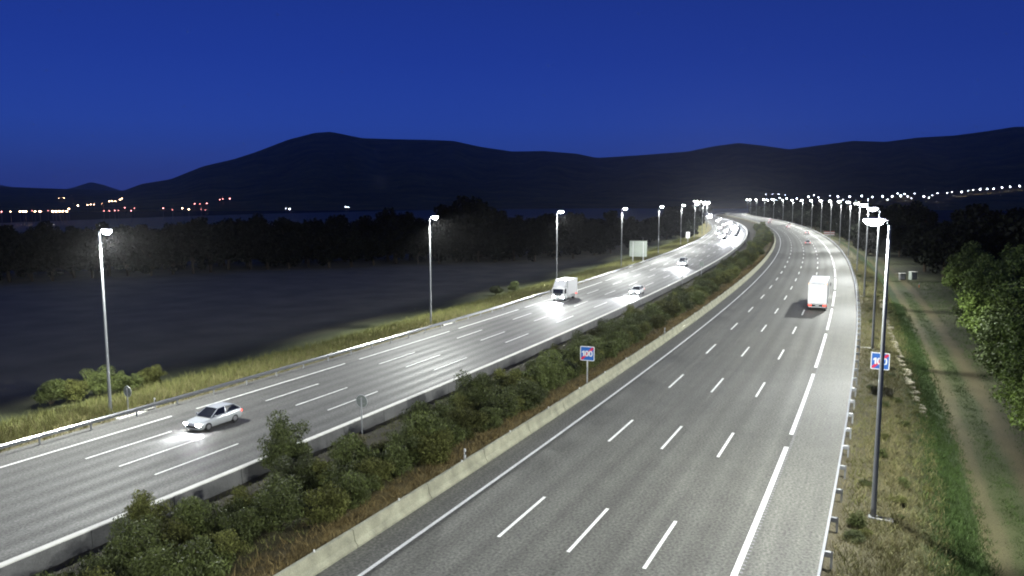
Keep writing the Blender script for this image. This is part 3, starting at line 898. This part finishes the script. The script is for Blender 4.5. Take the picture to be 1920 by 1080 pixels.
def round_sign(label, loc, rotz, h, rad):
    t = thing('round_sign', label, 'road sign', loc, rotz)
    part('post', MB().box((0, 0, h / 2 - .1), (.08, .05, h + .3 + rad)), M['galv'], t)
    pts = [(rad * math.cos(2 * math.pi * k / 28), rad * math.sin(2 * math.pi * k / 28) + h) for k in range(28)]
    part('disc', MB().prism(pts, .03, .05), M['sign_back'], t)
    rim = MB().tube([(x, .04, z) for x, z in pts] + [(pts[0][0], .04, pts[0][1])], .018, 5, caps=False)
    part('rim', rim, M['galv'], t)
    part('bracket', MB().box((0, .015, h + .15), (rad * 1.1, .03, .05)).box((0, .015, h - .15), (rad * 1.1, .03, .05)), M['galv_d'], t)
    return t
round_sign('grey back of a round sign on a post in the median', P(17.0, -12.6), -head(17) + R(3), 3.1, .44)
round_sign('grey back of a round sign on the left verge near the shrubs', P(16.3, -35.6), -head(15), 1.9, .45)

t = thing('panel_sign', 'large pale rectangular sign panel seen from behind on the left verge', 'road sign', P(186, -37.6), -head(186))
for x in (-1.2, 1.7):
    part('post', MB().box((x, -.12, 2.2), (.14, .16, 7.0)), M['galv'], t)
for i in range(8):
    part('panel_board', MB().cbox((.2, .06, 1.75 + .55 * i), (4.9, .05, .545), .008), M['sign_back'], t)
part('stiffener', MB().box((.2, 0, 2.3), (4.7, .06, .08)).box((.2, 0, 4.9), (4.7, .06, .08)), M['galv_d'], t)

t = thing('notice_sign', 'small white upright panel on a post beyond the large sign', 'road sign', P(284, -36.8), -head(284))
part('post', MB().box((0, .05, 1.2), (.12, .08, 3.0)), M['galv'], t)
part('panel', MB().cbox((0, 0, 3.2), (1.5, .06, 2.4), .02), M['sign_white'], t)

t = thing('small_sign', 'tiny grey square sign back standing in the median', 'road sign', P(150, -14.6), -head(150))
part('post', MB().box((0, .05, 1.2), (.08, .05, 3.0)), M['galv'], t)
part('panel', MB().cbox((0, 0, 2.6), (.95, .04, 1.0), .02), M['sign_back'], t)
t = thing('marker_pole', 'thin grey pole standing in the median near the wall', 'pole', P(128, -14.8), 0)
part('pole', MB().tube([(0, 0, -.2), (0, 0, 3.0)], .05, 8), M['galv_d'], t)
part('cap', MB().tube([(0, 0, 3.0), (0, 0, 3.06)], .06, 8), M['dark'], t)

t = thing('striped_board', 'small red and white board among the far right lamp poles', 'road sign', P(338, 21.2), -head(338))
part('post', MB().box((-1.5, .06, .5), (.1, .06, 2.4)), M['galv_d'], t); part('post', MB().box((1.5, .06, .5), (.1, .06, 2.4)), M['galv_d'], t)
for i in range(4):
    part('board', MB().cbox((0, 0, .75 + .42 * i), (4.4, .05, .41), .01), M['rust'] if i % 2 else M['sign_white'], t)

def delineator(label, loc, rotz):
    t = thing('delineator_post', label, 'post', loc, rotz, 'delineator posts')
    part('post', MB().cbox((0, 0, .35), (.13, .10, 1.2), .03), M['sign_white'], t)
    part('black_band', MB().cbox((0, 0, .68), (.138, .108, .24), .03), M['dark'], t)
    part('reflector', MB().cbox((0, -.056, .68), (.06, .012, .16), .004), M['reflector'], t)
delineator('white delineator post with black band behind the right barrier', P(14.2, -2.75), -head(14))
delineator('small white delineator post behind the right barrier, beyond the blue sign', P(62.5, -2.75), -head(62))
delineator('small white delineator post on the left verge right of the round sign', P(18.4, -35.0), -head(18))

t = thing('cabinet', 'grey electrical cabinet at the foot of the third left lamp', 'cabinet', P(116.0, -36.4), -head(116))
part('plinth', MB().cbox((0, 0, .1), (1.0, .55, .5), .03), M['slab'], t)
part('housing', MB().cbox((0, 0, 1.1), (.9, .45, 1.5), .03), M['sign_back'], t)
part('door', MB().cbox((0, -.23, 1.1), (.78, .02, 1.34), .006), M['galv'], t)
part('roof', MB().cbox((0, 0, 1.88), (1.0, .55, .07), .02), M['galv_d'], t)

def slab(label, s, o, dims, dz=0.02, group=None, rot=0, m='slab'):
    t = tag(link('concrete_slab', MB().cbox((0, 0, 0), dims, .03).mesh('concrete_slab', M[m]), None, P(s, o, dz), -head(s) + rot), label, 'slab', group)
    return t
slab('pale concrete slab beside the nearest right lamp base', 16.9, 20.15, (.75, .42, .12), .03)
slab('concrete strip between guardrail and second right lamp', 65.2, 18.65, (1.1, .45, .10), .03)
slab('concrete strip between guardrail and third right lamp', 113.0, 18.35, (.9, .45, .10), .03)
slab('small concrete pad right of the second right lamp', 63.0, 19.3, (.35, .35, .10), .02)
for i, (s, o, lab) in enumerate([(16.2, -35.0, 'near left lamp'), (67.4, -34.95, 'second left lamp'), (167.5, -34.9, 'fourth left lamp')]):
    t = thing('drain_inlet', 'broken pale concrete drain inlet under the guardrail by the %s' % lab, 'drain', P(s, o, .01), -head(s), 'drain inlets under the left guardrail')
    part('apron', MB().add([(-.45, -1.3, .02), (.6, -1.1, .03), (.62, .7, .03), (.2, 1.25, .05), (-.4, .9, .05), (-.45, -1.3, -.2), (.6, -1.1, -.2), (.62, .7, -.2), (.2, 1.25, -.2), (-.4, .9, -.2)], [(0, 1, 2, 3, 4), (5, 6, 1, 0), (6, 7, 2, 1), (7, 8, 3, 2), (8, 9, 4, 3), (9, 5, 0, 4)]), M['concrete_lit'], t)
    part('kerb', MB().cbox((-.25, 1.7, .05), (.35, 1.0, .16), .03), M['slab'], t)
    part('grate', MB().box((.2, 1.75, .02), (.4, .5, .06)), M['dark'], t)

t = thing('stone_row', 'row of pale flat stones lining the ditch on the right verge', 'stones', P(70, 21.8), 0)
sm = []
for v in range(5):
    b = MB(); n = 7
    pts = [(math.cos(2 * math.pi * k / n) * random.uniform(.35, .6), math.sin(2 * math.pi * k / n) * random.uniform(.35, .6)) for k in range(n)]
    b.loft([[(x, y, -.12) for x, y in pts], [(x, y, .06) for x, y in pts], [(x * .8, y * .8, .14 + random.uniform(-.02, .02)) for x, y in pts]])
    sm.append(b.mesh('stone', M['stone']))
s = 44.0; k = 0
while s < 112:
    o = float(np.interp(s, [44, 50, 60, 80, 112], [23.2, 22.6, 22.1, 21.4, 21.2])) + random.uniform(-.25, .25)
    q = link('stone', sm[k % 5], t, P(s, o, random.uniform(-.10, .0)) - t.location, random.uniform(0, 6.28)); f = random.uniform(.5, 1.25); q.scale = (f, f, 1)
    s += random.uniform(.7, 1.3); k += 1

def box_pedestal(label, loc, w_, h_, m):
    t = thing('pedestal', label, 'cabinet', loc, random.uniform(-.2, .2))
    part('body', MB().cbox((0, 0, h_ / 2 - .1), (w_, w_ * .9, h_ + .2), .06), M[m], t)
    part('lid', MB().cbox((0, 0, h_ + .05), (w_ * 1.1, w_, .1), .03), M['slab'], t)
    part('door', MB().cbox((0, -w_ * .45, h_ * .5), (w_ * .7, .03, h_ * .7), .01), M['galv_d'], t)
box_pedestal('squat concrete housing beside the track, left one of two', P(165, 28.4), 1.2, 1.45, 'concrete_w')
box_pedestal('taller grey housing beside the track, right one of two', P(166, 30.6), 1.3, 1.7, 'sign_back')
t = thing('marker_post', 'tiny orange and white marker post by the track', 'post', P(150, 30.3), 0)
part('post', MB().tube([(0, 0, -.2), (0, 0, .55)], .09, 8), M['orange'], t); part('top', MB().tube([(0, 0, .55), (0, 0, .85)], .09, 8), M['sign_white'], t)

# ------------------------------------------------------------------ vehicles (local +Y forward)
def wheel(t, x, y, r_, wd):
    o = part('wheel', MB().tube([(x - wd / 2, y, r_), (x - wd * .4, y, r_), (x + wd * .4, y, r_), (x + wd / 2, y, r_)], [r_ * .9, r_, r_, r_ * .9], 20), M['tyre'], t, True)
    sx = wd / 2 if x > 0 else -wd / 2
    part('rim', MB().tube([(x + sx * .9, y, r_), (x + sx * 1.04, y, r_)], [r_ * .62, r_ * .55], 14), M['rim'], o)
def beam(t, y, z, power, size=62, dip=5):
    ld = bpy.data.lights.new('headlight_beam', 'SPOT')
    ld.energy = power; ld.color = (.93, .96, 1.0); ld.spot_size = R(size); ld.spot_blend = .8; ld.shadow_soft_size = .12
    o = link('headlight_beam', ld, t, (0, y, z)); o.rotation_euler = (R(90 - dip), 0, 0)
def car(name, label, cat, paint, L=4.3, Wd=1.8, Hh=1.46, belt=.98, hood=1.05, power=2500, on=True, group='cars on the motorway'):
    t = thing(name, label, cat, group=group)
    k = L / 4.3; hw0 = Wd / 2; pm = M[paint]
    st = [(2.15, .66, .60, .34), (2.10, .82, .70, .24), (1.85, .95, .77, .2), (1.0, .99, .86, .2), (.8, 1.0, .93, .2), (.2, 1.0, .98, .2), (-1.3, 1.0, 1.02, .2), (-1.85, .97, 1.02, .22), (-2.08, .90, .96, .28), (-2.15, .78, .86, .36)]
    rings = []
    for y, wf, top, bot in st:
        hw = hw0 * wf; tp = top * belt
        half = [(hw * .86, bot), (hw * .98, bot + .12), (hw, (bot + tp) / 2), (hw * .97, tp - .10), (hw * .88, tp)]
        rg = [(x, y * k, z) for x, z in half] + [(-x, y * k, z) for x, z in reversed(half)]
        rings.append(rg)
    part('body', MB().loft(rings), pm, t, True)
    b = belt
    rf, rm, rr_ = (hw0 * .68, .15 * k, Hh - .05), (hw0 * .70, -.5 * k, Hh), (hw0 * .66, -1.45 * k, Hh - .06)
    bf, bm, br = (hw0 * .86, hood * k * .92, b * .94), (hw0 * .90, -.4 * k, b), (hw0 * .84, -2.0 * k, b * 1.01)
    mx = lambda q: (-q[0], q[1], q[2])
    part('roof', MB().add([rf, rm, rr_, mx(rr_), mx(rm), mx(rf), (0, .15 * k, Hh - .02), (0, -.5 * k, Hh + .03), (0, -1.45 * k, Hh - .03)], [(0, 1, 7, 6), (1, 2, 8, 7), (6, 7, 4, 5), (7, 8, 3, 4)]), pm, t, True)
    part('windscreen', MB().add([bf, rf, mx(rf), mx(bf)], [(0, 1, 2, 3)]), M['glass'], t)
    part('rear_window', MB().add([br, rr_, mx(rr_), mx(br)], [(0, 1, 2, 3)]), M['glass'], t)
    for f in (lambda q: q, mx):
        part('side_window', MB().add([f(bf), f(rf), f(rm), f(bm)], [(0, 1, 2, 3)]), M['glass'], t)
        part('side_window', MB().add([f(bm), f(rm), f(rr_), f(br)], [(0, 1, 2, 3)]), M['glass'], t)
        pl = MB()
        pl.tube([f(bf), f(rf)], .035, 5); pl.tube([f(bm), f(rm)], .035, 5); pl.tube([f(br), f(rr_)], .05, 5); pl.tube([f(rf), f(rm), f(rr_)], .03, 5)
        part('pillar', pl, pm, t)
        sx = 1 if f((1, 0, 0))[0] > 0 else -1
        part('mirror', MB().cbox((sx * (hw0 + .1), .72 * k, b + .03), (.2, .12, .14), .03), pm, t)
        part('headlight', MB().cbox((sx * hw0 * .68, 2.07 * k, .60 * b), (.40, .16, .15), .03), M['head'] if on else M['reflector'], t)
        part('tail_light', MB().cbox((sx * hw0 * .76, -2.09 * k, .78 * b), (.32, .12, .16), .03), M['tail'], t)
        wheel(t, sx * (hw0 - .1), 1.32 * k, .32, .2); wheel(t, sx * (hw0 - .1), -1.3 * k, .32, .2)
        part('door_handle', MB().cbox((sx * (hw0 + .005), -.25 * k, b - .16), (.03, .18, .03), .008), M['dark'], t)
    part('grille', MB().cbox((0, 2.14 * k, .42), (1.0, .05, .16), .02), M['dark'], t)
    part('number_plate', MB().cbox((0, -2.17 * k, .62), (.52, .02, .11), .005), M['sign_white'], t)
    if power: beam(t, 2.3 * k, .62, power)
    return t
def put(t, s, o, z, fwd):
    x, y = xy(s, o)
    t.location = (x, y, z + .008)
    t.rotation_euler = (0, 0, -head(s) + (0 if fwd else math.pi))
    return t
LANE = [-30.05, -26.65, -23.3, -19.9]
c = car('car', 'silver hatchback with lit headlights nearest on the left carriageway', 'car', 'silver_paint', power=450)
put(c, 17.0, -26.75, ZL, False)
c2 = car('car', 'white car with glaring headlights in the lane beside the median wall', 'car', 'white_paint', L=4.5, power=9000)
put(c2, 112, LANE[3], ZL, False)
v1 = car('van', 'white van with lit headlights in the third lane of the left carriageway', 'van', 'white_paint', L=4.9, Wd=1.95, Hh=2.1, belt=1.25, hood=1.55, power=8000)
put(v1, 176, LANE[2], ZL, False)
FARBEAM = bpy.data.lights.new('far_headlight_beam', 'SPOT'); FARBEAM.energy = 7000; FARBEAM.color = (.93, .96, 1.0); FARBEAM.spot_size = R(50); FARBEAM.spot_blend = .8; FARBEAM.shadow_soft_size = .15
far_l = [(291, 2, 'white car with headlights on just before the left bend'), (300, 3, 'white car with glaring headlights next to the wall at the left bend'), (313, 2, None), (319, 3, None), (327, 1, None), (333, 2, None), (340, 3, None), (346, 1, None), (352, 2, None), (360, 3, None), (366, 0, None), (372, 2, None), (380, 3, None), (388, 1, None), (394, 2, None), (402, 3, None), (412, 1, None), (418, 2, None), (430, 3, None), (440, 0, None), (455, 2, None), (472, 3, None), (490, 1, None), (520, 2, None), (545, 3, None), (580, 1, None), (610, 2, None), (640, 3, None), (668, 1, None), (690, 2, None), (715, 0, None), (740, 2, None), (770, 1, None), (800, 3, None), (840, 2, None), (880, 1, None)]
for i, (s, ln_, lab) in enumerate(far_l):
    q = copy_tree(c2 if i % 3 else v1)
    q['label'] = lab or 'distant car with headlights on in the bright far bend of the left carriageway'
    q['category'] = 'car'; q['group'] = 'distant oncoming traffic on the left carriageway' if not lab else 'cars on the motorway'
    q.name = 'car'
    put(q, s, LANE[ln_], ZL, False)
    for ch in q.children:
        if ch.type == 'LIGHT':
            if i % 3 and s > 320: bpy.data.objects.remove(ch, do_unlink=True)
            else: ch.data = FARBEAM
            break
far_r = [(262, 2, 'car with red tail lights beyond the white truck'), (345, 3, 'dark car with red tail lights near the right bend'), (420, 2, None), (455, 3, None), (500, 1, None), (560, 3, None)]
c3 = car('car', 'silver car with red tail lights on the right carriageway', 'car', 'silver_paint', power=0)
for i, (s, ln_, lab) in enumerate(far_r):
    q = c3 if i == 0 else copy_tree(c3)
    q['label'] = lab or 'distant car with red tail lights driving away on the right carriageway'
    q['group'] = 'cars driving away on the right carriageway'
    put(q, s, 1.79 + W_R * ln_, 0, True)

def truck_cab(t, y0, wd, zb, zt_, L, pm, glass_top=.0):
    """cab whose front stands at y0"""
    hw = wd / 2
    rings = []
    for y, wf, bot, top in ((y0 - L, 1.0, zb, zt_), (y0 - .45, 1.0, zb, zt_ - .02), (y0 - .12, .985, zb, zt_ - .25), (y0, .93, zb + .02, zt_ - 1.15)):
        x = hw * wf; b_ = .08
        rings.append([(x - b_, y, bot), (x, y, bot + b_), (x, y, top - b_ * 2), (x - b_ * 2, y, top), (-x + b_ * 2, y, top), (-x, y, top - b_ * 2), (-x, y, bot + b_), (-x + b_, y, bot)])
    part('cab', MB().loft(rings), pm, t, True)
    zw0, zw1 = zt_ - 1.2, zt_ - .38
    part('windscreen', MB().add([(-hw * .88, y0 + .015, zw0), (hw * .88, y0 + .015, zw0), (hw * .86, y0 - .08, zw1), (-hw * .86, y0 - .08, zw1)], [(0, 1, 2, 3)]), M['glass'], t)
    for sx in (-1, 1):
        part('side_window', MB().add([(sx * (hw + .006), y0 - .25, zw0), (sx * (hw + .006), y0 - L * .7, zw0), (sx * (hw + .006), y0 - L * .7, zw1), (sx * (hw + .006), y0 - .4, zw1)], [(0, 1, 2, 3)]), M['glass'], t)
        part('mirror', MB().cbox((sx * (hw + .16), y0 + .02, zw0 + .35), (.14, .12, .6), .03), M['dark'], t)
        part('headlight', MB().cbox((sx * hw * .72, y0 + .03, zb + .28), (.42, .10, .2), .03), M['head'], t)
    part('bumper', MB().cbox((0, y0 + .02, zb + .02), (wd * .98, .16, .34), .05), M['silver_paint'], t)
    part('grille', MB().cbox((0, y0 + .01, zb + .72), (wd * .6, .04, .4), .02), M['dark'], t)
# box truck coming on the left carriageway
t = thing('box_truck', 'white box truck with lit headlights coming along the outer left lane', 'truck', group='trucks on the motorway')
truck_cab(t, 3.3, 2.2, .45, 2.5, 1.7, M['white_paint'])
part('cargo_box', MB().cbox((0, -.95, 2.2), (2.4, 4.9, 2.6), .05), M['white_paint'], t)
part('wind_deflector', MB().add([(-1.0, 2.9, 2.5), (1.0, 2.9, 2.5), (1.1, 1.65, 3.4), (-1.1, 1.65, 3.4), (-1.0, 1.65, 2.5), (1.0, 1.65, 2.5)], [(0, 1, 2, 3), (0, 3, 4), (1, 5, 2), (3, 2, 5, 4)]), M['white_paint'], t)
part('chassis', MB().box((0, -.6, .72), (.9, 5.4, .22)), M['dark'], t)
part('side_guard', MB().cbox((1.12, -.8, .62), (.05, 2.4, .4), .01), M['silver_paint'], t); part('side_guard', MB().cbox((-1.12, -.8, .62), (.05, 2.4, .4), .01), M['silver_paint'], t)
for sx in (-1, 1):
    wheel(t, sx * .95, 2.3, .42, .28); wheel(t, sx * .9, -2.0, .42, .4)
    part('tail_light', MB().cbox((sx * .95, -3.42, .75), (.3, .06, .14), .01), M['tail'], t)
    part('roof_light', MB().cbox((sx * .7, 1.46, 3.48), (.2, .06, .06), .01), M['head'], t)
beam(t, 3.5, .8, 2200)
put(t, 99.5, LANE[0] + .5, ZL, False)

# articulated truck driving away on the right carriageway
t = thing('semi_truck', 'white box truck seen from behind in the outer lane of the right carriageway', 'truck', group='trucks on the motorway')
part('trailer_box', MB().cbox((0, 0, 2.5), (2.55, 11.6, 2.95), .06), M['white_paint'], t)
for sx in (-1, 1):
    part('rear_door', MB().cbox((sx * .62, -5.83, 2.48), (1.2, .05, 2.72), .015), M['white_paint'], t)
    for hx in (.35, .8):
        part('lock_rod', MB().tube([(sx * hx, -5.875, 1.15), (sx * hx, -5.875, 3.8)], .018, 6), M['galv'], t)
    part('tail_light', MB().cbox((sx * .98, -5.9, .82), (.42, .06, .16), .015), M['tail'], t)
    part('marker_light', MB().cbox((sx * 1.15, -5.85, 3.92), (.14, .05, .06), .01), M['amber'], t)
    for y in (-4.6, -3.4, 4.2):
        wheel(t, sx * 1.0, y, .48, .42)
    wheel(t, sx * 1.0, 7.6, .48, .3)
    part('side_guard', MB().cbox((sx * 1.24, .2, .78), (.05, 5.5, .5), .01), M['silver_paint'], t)
    part('mud_flap', MB().box((sx * 1.0, -5.35, .5), (.45, .03, .55)), M['dark'], t)
part('underrun_bar', MB().cbox((0, -5.8, .58), (2.35, .12, .14), .02), M['silver_paint'], t)
part('rear_frame', MB().box((0, -5.84, .98), (2.5, .06, .1)).box((0, -5.84, 3.93), (2.5, .04, .06)), M['galv'], t)
part('number_plate', MB().cbox((0, -5.9, .8), (.5, .02, .11), .004), M['sign_white'], t)
part('chassis', MB().box((0, 1.2, .85), (1.0, 13.5, .25)), M['dark'], t)
truck_cab(t, 8.4, 2.45, .5, 3.3, 2.1, M['white_paint'])
beam(t, 8.6, .8, 2500)
put(t, 97.5, 1.79 + W_R * 3 - .1, 0, True)

# ------------------------------------------------------------------ lights of the towns at the foot of the hills
pole_me = MB().tube([(0, 0, 0), (0, 0, 11.4)], [.25, .15], 6).mesh('pole', M['far_pole'])
heads = {}; LIT = {}
for key in ('far_lamp', 'far_warm', 'far_red'):
    mb = MB(); rings = []
    for zz, rr_ in ((-.55, .35), (-.35, .85), (.1, 1.0), (.4, .7), (.55, .2)):
        rings.append([(rr_ * math.cos(a), rr_ * math.sin(a), zz) for a in [2 * math.pi * k / 10 for k in range(10)]])
    heads[key] = mb.loft(rings).mesh('lamp_head', M[key], True)
def far_lamp(px, py, key, size, label, group, dmin=760):
    best = None
    d_ = ray(px, py); hz = math.hypot(d_.x, d_.y); ux, uy = d_.x / hz, d_.y / hz
    for D in range(dmin, 5200, 25):
        x, y = ux * D, uy * D
        e = abs(proj((x, y, hill_z(x, y) + 12))[1] - py)
        if best is None or e < best[0]: best = (e, x, y, D)
    _, x, y, D = best
    t = thing('distant_lamp', label, 'street lamp', (x, y, hill_z(x, y) - .3), 0, group)
    link('pole', pole_me, t)
    h = link('lamp_head', heads[key], t, (0, 0, 12)); k = size * D / 2000; h.scale = (k, k, k)
    LIT.setdefault(group, []).append((px, t))
for px, py, sz in [(1406, 375, .9), (1437, 374, .8), (1440, 376, 1), (1447, 373, 1), (1455, 374, .9), (1475, 372, 1.2), (1494, 372, .9), (1516, 369, 1.4), (1535, 370, .7), (1571, 368, 1.1), (1593, 368, 1.1), (1616, 367, 1.4), (1636, 369, .7), (1655, 368, 1.1), (1673, 368, 1.0), (1689, 367, 1.2), (1683, 363, .7), (1696, 363, .8), (1732, 368, 1.1), (1715, 363, .5), (1758, 362, .6), (1436, 364, .5), (1448, 364, .4), (1460, 364, .5), (1472, 365, .4), (1542, 376, .6), (1556, 367, .4), (1485, 375, .8), (1505, 375, .7), (1526, 366, .7), (1581, 374, .7), (1604, 375, .8), (1628, 374, .7), (1664, 374, .7), (1702, 368, .8), (1709, 372, .5), (1742, 370, .7), (1748, 366, .5), (1776, 361, .6), (1785, 360, .5), (1462, 371, 1), (1466, 376, .8)]:
    far_lamp(px, py, 'far_lamp', sz * 1.1, 'bright white lamp in the row of lights beyond the right-hand lamps', 'white lights beyond the right carriageway')
for px, py, sz in [(1803, 359, 1.5), (1815, 358, .7), (1825, 356, 1.0), (1838, 355, 1.3), (1851, 354, 1.3), (1863, 353, 1.2), (1879, 352, 1.3), (1894, 350, 1.3), (1912, 349, 1.5)]:
    far_lamp(px, py, 'far_lamp', sz * .8, 'white lamp in the evenly spaced row at the far right', 'lamp row at the far right')
for px, py, sz in [(38, 400, 1.2), (44, 399, 1.4), (49, 401, 1.2), (66, 398, .9), (75, 398, 1.4), (99, 400, 1.5), (105, 398, 1.5), (112, 400, 1.3), (118, 398, 1.3), (125, 397, 1.5), (129, 391, 1.1), (20, 398, .7), (146, 385, .9)]:
    far_lamp(px, py, 'far_warm', sz * 1.25, 'bright lamp of the town at the far left', 'town lights at the far left')
for px, py, sz in [(164, 384, .8), (170, 383, .8), (176, 383, .8), (205, 377, .9), (210, 377, .9), (216, 377, .8), (225, 374, 1.0), (229, 372, .8), (120, 371, .6), (110, 372, .4), (190, 381, .4)]:
    far_lamp(px, py, 'far_warm', sz, 'warm lamp on the slope above the left town', 'lights on the slope above the town')
for px, py, sz in [(195, 397, .6), (205, 396, .6), (215, 394, .7), (222, 394, .5), (234, 389, .7), (246, 397, .8), (252, 390, .5), (306, 390, .9), (323, 393, .5), (365, 382, .8), (375, 382, .5), (388, 381, .9), (412, 374, .7), (418, 373, .6), (431, 372, 1.0), (60, 394, .5), (3, 400, .8), (90, 394, .5), (377, 392, .4), (385, 393, .4)]:
    far_lamp(px, py, 'far_red', sz * 1.4, 'small pinkish light scattered along the slope on the left', 'pinkish lights along the slope')
for px, py, sz in [(342, 390, 1.1), (354, 392, 1.2), (543, 391, 1.4), (536, 390, .5), (648, 388, .7), (653, 388, .7)]:
    far_lamp(px, py, 'far_warm' if px < 400 else 'far_lamp', sz, 'isolated white light at the foot of the hills', 'isolated lights below the hills')

for g_, L_ in LIT.items():
    if g_ == 'lamp row at the far right' or g_ == 'white lights beyond the right carriageway' or g_ == 'isolated lights below the hills' or len(L_) < 30:
        for i, (px, t) in enumerate(sorted(L_, key=lambda q: q[0])):
            t['label'] = t['label'] + ', %s from the left' % ordn(i)

# ------------------------------------------------------------------ the air: haze added to give a lens-like glow round the lights
hz = MB().box((0, 4000, 240), (17000, 21000, 500))
hm = bpy.data.materials.new('haze_air'); hm.use_nodes = True
for n in list(hm.node_tree.nodes):
    if n.type != 'OUTPUT_MATERIAL': hm.node_tree.nodes.remove(n)
pv = hm.node_tree.nodes.new('ShaderNodeVolumePrincipled')
pv.inputs['Color'].default_value = (.95, .96, 1.0, 1); pv.inputs['Density'].default_value = 3.6e-5; pv.inputs['Anisotropy'].default_value = .82
hm.node_tree.links.new(pv.outputs[0], [n for n in hm.node_tree.nodes if n.type == 'OUTPUT_MATERIAL'][0].inputs['Volume'])
hob = link('haze', hz.mesh('haze', hm)); tag(hob, 'thin haze added for lens glow round the lamps, veiling the hills', 'haze', kind='stuff')
